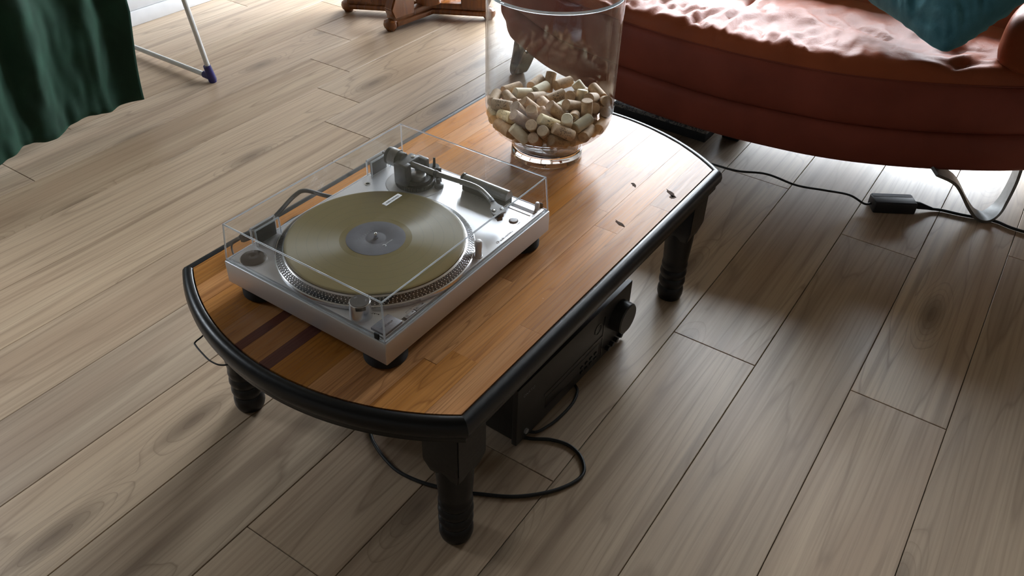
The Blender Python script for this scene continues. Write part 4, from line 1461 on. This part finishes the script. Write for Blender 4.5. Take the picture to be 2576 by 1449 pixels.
bm = NB()
PROF_L = [(0.060, 0.163), (0.012, 0.160), (0.003, 0.163), (-0.001, 0.172), (-0.002, 0.205), (0.000, 0.240), (0.008, 0.258), (0.020, 0.264)]
rows = [[sw(i, d_, z_) for d_, z_ in PROF_L] for i in range(NP)]
grid_surf(bm, rows)
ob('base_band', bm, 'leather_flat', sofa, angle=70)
bm = NB()
PROF_U = [(0.022, 0.262), (0.008, 0.266), (0.001, 0.276), (-0.001, 0.300), (0.003, 0.340), (0.012, 0.372), (0.019, 0.386), (0.023, 0.3875)]
rows = []
for i in range(NP):
    row = []
    for d_, z_ in PROF_U:
        v = sw(i, d_, z_)
        wv = noise.noise(Vector((v.x*5, v.y*5, z_*4)))*0.004
        row.append(v+Vector((nor[i].x, nor[i].y, 0))*wv)
    rows.append(row)
grid_surf(bm, rows)
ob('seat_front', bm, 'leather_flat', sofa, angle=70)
bm = NB()
tube(bm, [sw(i, 0.0215, 0.3885) for i in range(0, NP)], 0.0022, 6)
ob('seam_piping', bm, 'leather_flat', sofa)


def backpt(i):
    f = fp_[i]
    return Vector((max(1.66+0.05*abs(f.y)**2, f.x+0.03), f.y*0.97))


def restpt(i):
    f = fp_[i]
    return Vector((1.415+0.10*abs(f.y)**2, f.y*0.93))


NT = 46
bm = NB()
rows = []
cr = random.Random(5)
creases = [(1.12+cr.uniform(-0.16, 0.2), cr.uniform(-0.65, 0.65), cr.uniform(-1.2, 1.2), cr.uniform(0.05, 0.16), cr.uniform(0.004, 0.009)) for _ in range(40)]
for k in range(26):
    i_ = int(NP*(0.40+0.36*k/25))
    pc = fp_[i_]+nor[i_]*cr.uniform(0.05, 0.13)
    creases.append((pc.x, pc.y, math.atan2(nor[i_].y, nor[i_].x)+cr.uniform(-0.7, 0.7), cr.uniform(0.04, 0.09), cr.uniform(0.004, 0.009)))
for i in range(NP):
    a = fp_[i]+nor[i]*0.0215
    b2 = backpt(i)
    row = []
    for k in range(NT+1):
        t = k/NT
        tt_ = t**1.7
        p_ = a.lerp(b2, tt_)
        dist = (p_-a).length
        z_ = 0.388+0.040*(1-math.exp(-dist/0.010))+0.016*math.sin(PI/2*min(1, dist/0.4))
        # cross seam with puckered banks
        dy = p_.y-(-0.055+0.02*(p_.x-1.0))
        z_ += -0.011*math.exp(-(dy/0.006)**2)+0.004*math.exp(-((abs(dy)-0.016)/0.010)**2)
        dy3 = p_.y-0.60
        z_ += -0.011*math.exp(-(dy3/0.006)**2)
        fade = min(1.0, dist/0.022)
        for (cx, cy, ca, cl, cdp) in creases:
            dx_, dy_ = p_.x-cx, p_.y-cy
            if abs(dx_) > 0.3 or abs(dy_) > 0.3:
                continue
            al = dx_*math.cos(ca)+dy_*math.sin(ca)
            ac_ = -dx_*math.sin(ca)+dy_*math.cos(ca)+0.012*math.sin(al*24+cx*40)
            z_ -= fade*cdp*math.exp(-(al/cl)**2)*(math.exp(-(ac_/0.009)**2)-0.6*math.exp(-((ac_-0.022)/0.018)**2))
        z_ += fade*0.010*noise.fractal(Vector((p_.x*9, p_.y*9, 0.3)), 1.0, 2.0, 3)
        row.append(Vector((p_.x, p_.y, z_))-SO)
    rows.append(row)
grid_surf(bm, rows)
ob('seat', bm, 'leather', sofa, angle=80)
bm = NB()
grid_surf(bm, [[Vector((backpt(i).x+d_, backpt(i).y, z_))-SO for d_, z_ in ((0.0, 0.163), (0.004, 0.30), (0.002, 0.420), (-0.012, 0.445))] for i in range(NP)])
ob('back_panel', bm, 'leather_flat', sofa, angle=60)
# underside board closes the frame
bm = NB()
poly = [(fp_[i].x+nor[i].x*0.05-SO.x, fp_[i].y+nor[i].y*0.05) for i in range(0, NP, 4)]+[(1.68-SO.x, -0.96), (1.66-SO.x, -0.4), (1.66-SO.x, 0.4), (1.68-SO.x, 0.96)]
prism(bm, poly, 0.164, 0.172)
ob('underside', bm, 'box_side', sofa, smooth=False)
# backrest
bm = NB()
ids = [i for i in range(NP) if -0.98 < fp_[i].y < -0.03]
PRB = [(0.0, 0.30), (0.000, 0.42), (0.012, 0.480), (0.040, 0.530), (0.085, 0.560), (0.130, 0.570), (0.180, 0.565), (0.210, 0.540), (0.220, 0.490), (0.220, 0.30)]
rows = []
for i in ids:
    b2 = restpt(i)
    rows.append([Vector((b2.x+d_-0.03, b2.y, z_))-SO for d_, z_ in PRB])
vr = grid_surf(bm, rows, closed_u=True)
bm.faces.new(vr[0])
bm.faces.new(vr[-1][::-1])
ob('backrest', bm, 'leather', sofa, angle=60)
# arm cushion at the right end
bm = NB()
am = Matrix.Translation(Vector((1.435, -0.835, 0.485))-SO) @ Matrix.Rotation(-0.16, 4, 'Z')
box(bm, -0.27, 0.27, -0.135, 0.135, -0.085, 0.085, mat=am)
bmesh.ops.subdivide_edges(bm, edges=bm.edges, cuts=5, use_grid_fill=True)
for v in bm.verts:
    l_ = am.inverted() @ v.co
    u_, v2, w_ = l_.x/0.27, l_.y/0.135, l_.z/0.085
    n4 = (abs(u_)**4+abs(v2)**4+abs(w_)**4)**0.25
    m_ = max(abs(u_), abs(v2), abs(w_), 1e-6)
    sc_ = m_/max(n4, 1e-6)
    v.co = am @ Vector((l_.x*(0.35+0.65*sc_), l_.y*sc_, l_.z*sc_))
arm = ob('armrest', bm, 'leather', sofa, angle=80)
sm = arm.modifiers.new('smooth', 'SUBSURF')
sm.levels = sm.render_levels = 1
# bent metal legs
for sy in (-1, 1):
    cy0 = -0.03+sy*0.765
    pth = catmull([(1.10, cy0+sy*-0.14, 0.166), (1.165, cy0+sy*-0.085, 0.120), (1.205, cy0+sy*-0.035, 0.045), (1.228, cy0+sy*-0.005, 0.010), (1.250, cy0+sy*0.022, 0.006),
                   (1.285, cy0+sy*0.040, 0.035), (1.305, cy0+sy*0.045, 0.100), (1.310, cy0+sy*0.040, 0.166)], 6)
    bm = NB()
    wv = Vector((0.5, 0.85*-sy, 0)).normalized()*0.021
    rows = []
    for i, p_ in enumerate(pth):
        t = (pth[min(i+1, len(pth)-1)]-pth[max(i-1, 0)]).normalized()
        w_ = Vector((-0.35, sy*0.94, 0))
        side = Vector((0.94, sy*0.35*-1, 0))
        side = (side-t*side.dot(t)).normalized()*0.025
        th = t.cross(side).normalized()*0.004
        rows.append([p_+side+th-SO, p_-side+th-SO, p_-side-th-SO, p_+side-th-SO])
    vr = grid_surf(bm, rows, closed_u=True)
    bm.faces.new(vr[0])
    bm.faces.new(vr[-1][::-1])
    mz = min(v.co.z for v in bm.verts)
    bmesh.ops.translate(bm, verts=bm.verts, vec=(0, 0, -mz+0.0003))
    ob('leg', bm, 'leg_metal', sofa, angle=40)

# teal cushion
e1 = Vector((0.66, 0.75, 0.05)).normalized()
e2 = Vector((0.45, -0.60, 0.60))
e2 = (e2-e1*e2.dot(e1)).normalized()
e3 = e1.cross(e2)
if e3.z < 0:
    e3 = -e3
CS = 0.42
corner = Vector((1.015, -0.622, 0.440))
bm = NB()
NG = 90
for sgn in (1, -1):
    rows = []
    for i in range(NG+1):
        row = []
        for k in range(NG+1):
            u_, v_ = i/NG, k/NG
            a, b2 = 2*u_-1, 2*v_-1
            th = 0.085*max(0.0, 1-abs(a)**2.2)**0.5*max(0.0, 1-abs(b2)**2.2)**0.5
            kk = 0.10*(1-a*a)*b2, 0.10*(1-b2*b2)*a
            ed = 0.012*noise.noise(Vector((u_*12, v_*12, 3)))
            pin = (kk[0]+ed, kk[1]+ed)
            su, sv = u_-pin[1]*0.5, v_-pin[0]*0.5
            rc = 0.06*(a*b2)**4
            su, sv = su-rc*(1 if a > 0 else -1), sv-rc*(1 if b2 > 0 else -1)
            base_ = corner+e1*CS*su+e2*CS*sv+e3*0.055
            wr = noise.noise(Vector((u_*5+v_*2, v_*5-u_*2, sgn*2)))*0.014
            wv_ = (v_*1.0-u_*0.45)*34+3.2*noise.noise(Vector((u_*4, v_*4, 9)))
            wr += 0.0095*math.sin(wv_)*(0.4+0.6*abs(noise.noise(Vector((u_*3, v_*3, 5)))*2))
            wr += 0.0045*math.sin(wv_*2.3+5*u_)+0.006*noise.noise(Vector((u_*14, v_*14, 2)))
            wr *= (1-abs(a)**6)*(1-abs(b2)**6)
            row.append(base_+e3*sgn*(th+wr)-corner)
        rows.append(row)
    grid_surf(bm, rows)
bmesh.ops.remove_doubles(bm, verts=bm.verts, dist=0.0006)
zmin = min(v.co.z for v in bm.verts)
cu_ = ob('throw_cushion', bm, 'cushion_teal', angle=80)
cu_.location = corner
tag(cu_, 'crumpled teal velvet cushion propped on the right end of the leather sofa', 'cushion')

# ================================================================ things on the floor under the sofa
sbx = tag(empty('storage_box', (1.315, 0.153, 0)), 'flat dark box with a grey damask lid pushed under the sofa', 'box')
bm = NB()
box(bm, -0.145, 0.145, -0.162, 0.165, 0.0005, 0.030, 0.003)
ob('body', bm, 'box_side', sbx)
bm = NB()
box(bm, -0.148, 0.148, -0.165, 0.168, 0.030, 0.042, 0.003)
ob('lid', bm, 'damask', sbx)
tb = tag(empty('small_box', (1.290, -0.063, 0)), 'small dark box with a brass top edge under the sofa beside the damask box', 'box')
bm = NB()
box(bm, -0.05, 0.05, -0.027, 0.027, 0.0005, 0.034, 0.002)
ob('body', bm, 'box_side', tb)
bm = NB()
box(bm, -0.051, -0.044, -0.027, 0.027, 0.034, 0.038, 0.001)
ob('edge_strip', bm, 'brass', tb)

pb = tag(empty('power_adapter', (1.135, -0.588, 0)), 'black power brick with a cord at each end on the floor below the sofa', 'adapter')
am2 = Matrix.Rotation(math.atan2(-0.085, 0.055), 4, 'Z')
bm = NB()
box(bm, -0.058, 0.058, -0.026, 0.026, 0.0005, 0.034, 0.004, 3, mat=am2)
ob('brick', bm, 'black_plastic', pb)
bm = NB()
box(bm, -0.054, 0.054, 0.010, 0.0245, 0.0338, 0.0345, mat=am2)
ob('rating_label', bm, 'print_grey', pb, smooth=False)
ax = Vector((math.cos(math.atan2(-0.085, 0.055)), math.sin(math.atan2(-0.085, 0.055)), 0))
bm = NB()
tube(bm, [ax*0.057+Vector((0, 0, 0.017)), ax*0.075+Vector((0, 0, 0.015)), ax*0.100+Vector((0, 0, 0.009)), ax*0.112+Vector((0, 0, 0.006))], [0.0105, 0.0100, 0.0060, 0.0045], 12)
ob('plug', bm, 'rubber', pb)
bm = NB()
p0 = Vector((1.135, -0.588, 0))
e_ = p0+ax*0.110
tube(bm, catmull([tuple(e_-p0+Vector((0, 0, 0.0056))), (1.2080-p0.x, -0.7080-p0.y, 0.0046), (1.2180-p0.x, -0.760-p0.y, 0.0046), (1.2394-p0.x, -0.8071-p0.y-0.03, 0.0046), (1.2312-p0.x, -0.9151-p0.y, 0.0046), (1.26-p0.x, -1.20-p0.y, 0.0046), (1.50-p0.x, -1.60-p0.y, 0.0046), (2.20-p0.x, -1.90-p0.y, 0.0046), (2.985-p0.x, -2.05-p0.y, 0.0046)], 8), 0.0040, 10)
ob('mains_cord', bm, 'cable', pb)
s0 = p0-ax*0.057
bm = NB()
tube(bm, catmull([tuple(s0-p0+Vector((0, 0, 0.016))), (s0.x-ax.x*0.02-p0.x, s0.y-ax.y*0.02-p0.y, 0.014), (1.085-p0.x, -0.480-p0.y, 0.030), (1.050-p0.x, -0.420-p0.y, 0.040), (1.010-p0.x, -0.350-p0.y, 0.050), (1.000-p0.x, -0.265-p0.y, 0.060), (0.975-p0.x, -0.19-p0.y, 0.055),
                   (0.985-p0.x, -0.115-p0.y, 0.045), (1.000-p0.x, -0.03-p0.y, 0.035), (1.02-p0.x, 0.06-p0.y, 0.015), (1.03-p0.x, 0.12-p0.y, 0.0032), (1.02-p0.x, 0.30-p0.y, 0.0032)], 8), 0.0030, 10)
ob('output_cord', bm, 'cable', pb)

# ================================================================ clothes airer with the green curtain
air = tag(empty('clothes_airer', (0.20, 1.78, 0)), 'white tubular clothes airer with navy plastic feet', 'clothes airer')
AO = Vector((0.20, 1.78, 0))


def at(*p_):
    return Vector(p_)-AO


lean = -0.15
for fy in (1.53, 2.03):
    bm = NB()
    tube(bm, [at(0.5345, fy, 0.030), at(0.5345+lean*0.9, fy, 0.92)], 0.0085, 14)
    lg = ob('leg', bm, 'tube_white', air)
    bm = NB()
    tube(bm, [at(0.5385, fy, 0.0006), at(0.5380, fy, 0.010), at(0.5270, fy, 0.062)], [0.0125, 0.0145, 0.0125], 14)
    sgy = 1 if fy < 1.8 else -1
    tube(bm, [at(0.534, fy, 0.020), at(0.534, fy+sgy*0.034, 0.020)], [0.0125, 0.0120], 14)
    ob('foot', bm, 'blue_plastic', lg)
    bm = NB()
    fy2 = fy+0.16 if fy < 1.8 else fy-0.05
    tube(bm, [at(-0.22, fy2, 0.030), at(-0.22+0.45, fy2, 0.92)], 0.0085, 14)
    lg = ob('leg', bm, 'tube_white', air)
    bm = NB()
    tube(bm, [at(-0.224, fy2, 0.0006), at(-0.222, fy2, 0.010), at(-0.195, fy2, 0.062)], [0.0125, 0.0145, 0.0125], 14)
    ob('foot', bm, 'blue_plastic', lg)
bm = NB()
tube(bm, [at(0.533, 1.560, 0.020), at(0.533, 2.000, 0.020)], 0.0085, 14)
ob('floor_bar', bm, 'tube_white', air)
for yy in (1.56, 1.70, 1.85, 2.00):
    bm = NB()
    tube(bm, [at(-0.62, yy, 0.935), at(0.66, yy, 0.935)], 0.006, 10)
    ob('rail', bm, 'tube_white', air)
for xx in (-0.62, 0.66):
    bm = NB()
    tube(bm, [at(xx, 1.545, 0.935), at(xx, 2.015, 0.935)], 0.008, 10)
    ob('end_bar', bm, 'tube_white', air)

bm = NB()
NU, NV = 150, 60
rows = []
for k in range(NV+1):
    t = k/NV
    row = []
    for i in range(NU+1):
        u_ = i/NU
        x = -0.62+0.850*u_
        if t < 0.86:
            z = 0.034+(0.945-0.034)*(t/0.86)
            hem = 0.008*math.sin(x*9+1.0)+0.006*math.sin(x*33)+0.10*max(0.0, x)
            z += hem*(1-t/0.86)
            spread = 0.35+0.65*(1-t/0.86)
            y = 1.545
            zb = min(1.0, (z-0.03)/0.22)
            f = (0.026*math.sin(x*34+1.2*math.sin(x*9)+0.5*t)+0.012*math.sin(x*63+2.0+2.5*t))*(0.35+0.65*zb)+0.016*noise.noise(Vector((x*11, t*5, 1)))+0.008*noise.noise(Vector((x*40, z*14, 4)))
            rgt = max(0.0, (x-0.145)/0.085)
            y += f*spread*(1-rgt)-0.055*rgt**1.2*spread
            bot = max(0, 1-(z-0.05)/0.16)
            y -= 0.020*bot*bot
        else:
            s_ = (t-0.86)/0.14
            z = 0.945-s_*0.50
            y = 1.545+0.012+0.03*min(1, s_*8)+0.05*s_+0.012*math.sin(x*26+1)
            x = x+0.02*s_
        x += 0.055*u_*min(1.0, z/0.32)
        row.append((x, y, z))
    rows.append(row)
grid_surf(bm, rows)
cur = ob('velvet_curtain', bm, 'velvet_green', angle=180)
so_ = cur.modifiers.new('thickness', 'SOLIDIFY')
so_.thickness = 0.0035
so_.offset = 0.0
tag(cur, 'dark green velvet curtain hanging over the clothes airer', 'curtain')

# ================================================================ oak pedestal table behind
ped = tag(empty('pedestal_table', (1.475, 1.345, 0)), 'brown oak pedestal table with scroll-footed base by the window', 'table')
PO_ = Vector((1.475, 1.345, 0))


def beam(a, b_, w_, z0, z1, name='base_beam'):
    a, b_ = Vector((*a, 0)), Vector((*b_, 0))
    d_ = (b_-a)
    L = d_.length
    m_ = Matrix.Translation((a+b_)/2-PO_) @ Matrix.Rotation(math.atan2(d_.y, d_.x), 4, 'Z')
    b2 = NB()
    box(b2, -L/2, L/2, -w_/2, w_/2, z0, z1, 0.006, 2, mat=m_)
    box(b2, -L/2+0.01, L/2-0.01, -w_/2-0.010, w_/2+0.010, z0, z0+(z1-z0)*0.45, 0.004, 2, mat=m_)
    return ob(name, b2, 'oak', ped, angle=30)


def brace(foot, top_r, w_):
    """curved board rising from the foot to the column"""
    f = Vector((*foot, 0))-PO_
    L = f.length
    dr = f.normalized()
    sdv = Vector((-dr.y, dr.x, 0))*w_/2
    prof = [(L-0.005, 0.045), (L+0.012, 0.085), (L-0.010, 0.130), (L-0.075, 0.200), (L-0.110, 0.290), (0.06, 0.420), (0.02, 0.430), (0.02, 0.330), (L*0.40, 0.220), (L-0.105, 0.120), (L-0.110, 0.045)]
    b2 = NB()
    A_ = [b2.verts.new(dr*r_+Vector((0, 0, z_))+sdv) for r_, z_ in prof]
    B_ = [b2.verts.new(dr*r_+Vector((0, 0, z_))-sdv) for r_, z_ in prof]
    b2.faces.new(A_)
    b2.faces.new(B_[::-1])
    for i in range(len(prof)):
        j = (i+1) % len(prof)
        b2.faces.new((A_[i], A_[j], B_[j], B_[i]))
    bmesh.ops.bevel(b2, geom=[e for e in b2.edges], offset=0.005, segments=2, affect='EDGES')
    return ob('scroll_brace', b2, 'oak', ped, angle=30)


feet = [(1.268, 1.366), (1.605, 1.140), (1.320, 1.640), (1.690, 1.325)]
beam(feet[0], feet[3], 0.042, 0.018, 0.062)
beam(feet[2], feet[1], 0.042, 0.018, 0.0622)
for f in feet:
    brace(f, 0.4, 0.046)
    bm = NB()
    lathe(bm, [(0, 0.0004), (0.016, 0.0004), (0.020, 0.008), (0.026, 0.014), (0.029, 0.026), (0.026, 0.038), (0.014, 0.046), (0, 0.047)], 24, f[0]-PO_.x, f[1]-PO_.y)
    ob('bun_foot', bm, 'oak', ped)
bm = NB()
lathe(bm, [(0, 0.06), (0.050, 0.06), (0.055, 0.10), (0.045, 0.20), (0.052, 0.40), (0.075, 0.55), (0.050, 0.62), (0.060, 0.700), (0, 0.700)], 32)
ob('column', bm, 'oak', ped)
bm = NB()
lathe(bm, [(0, 0.700), (0.40, 0.700), (0.42, 0.706), (0.425, 0.720), (0.415, 0.730), (0, 0.730)], 64)
ob('tabletop', bm, 'oak', ped)
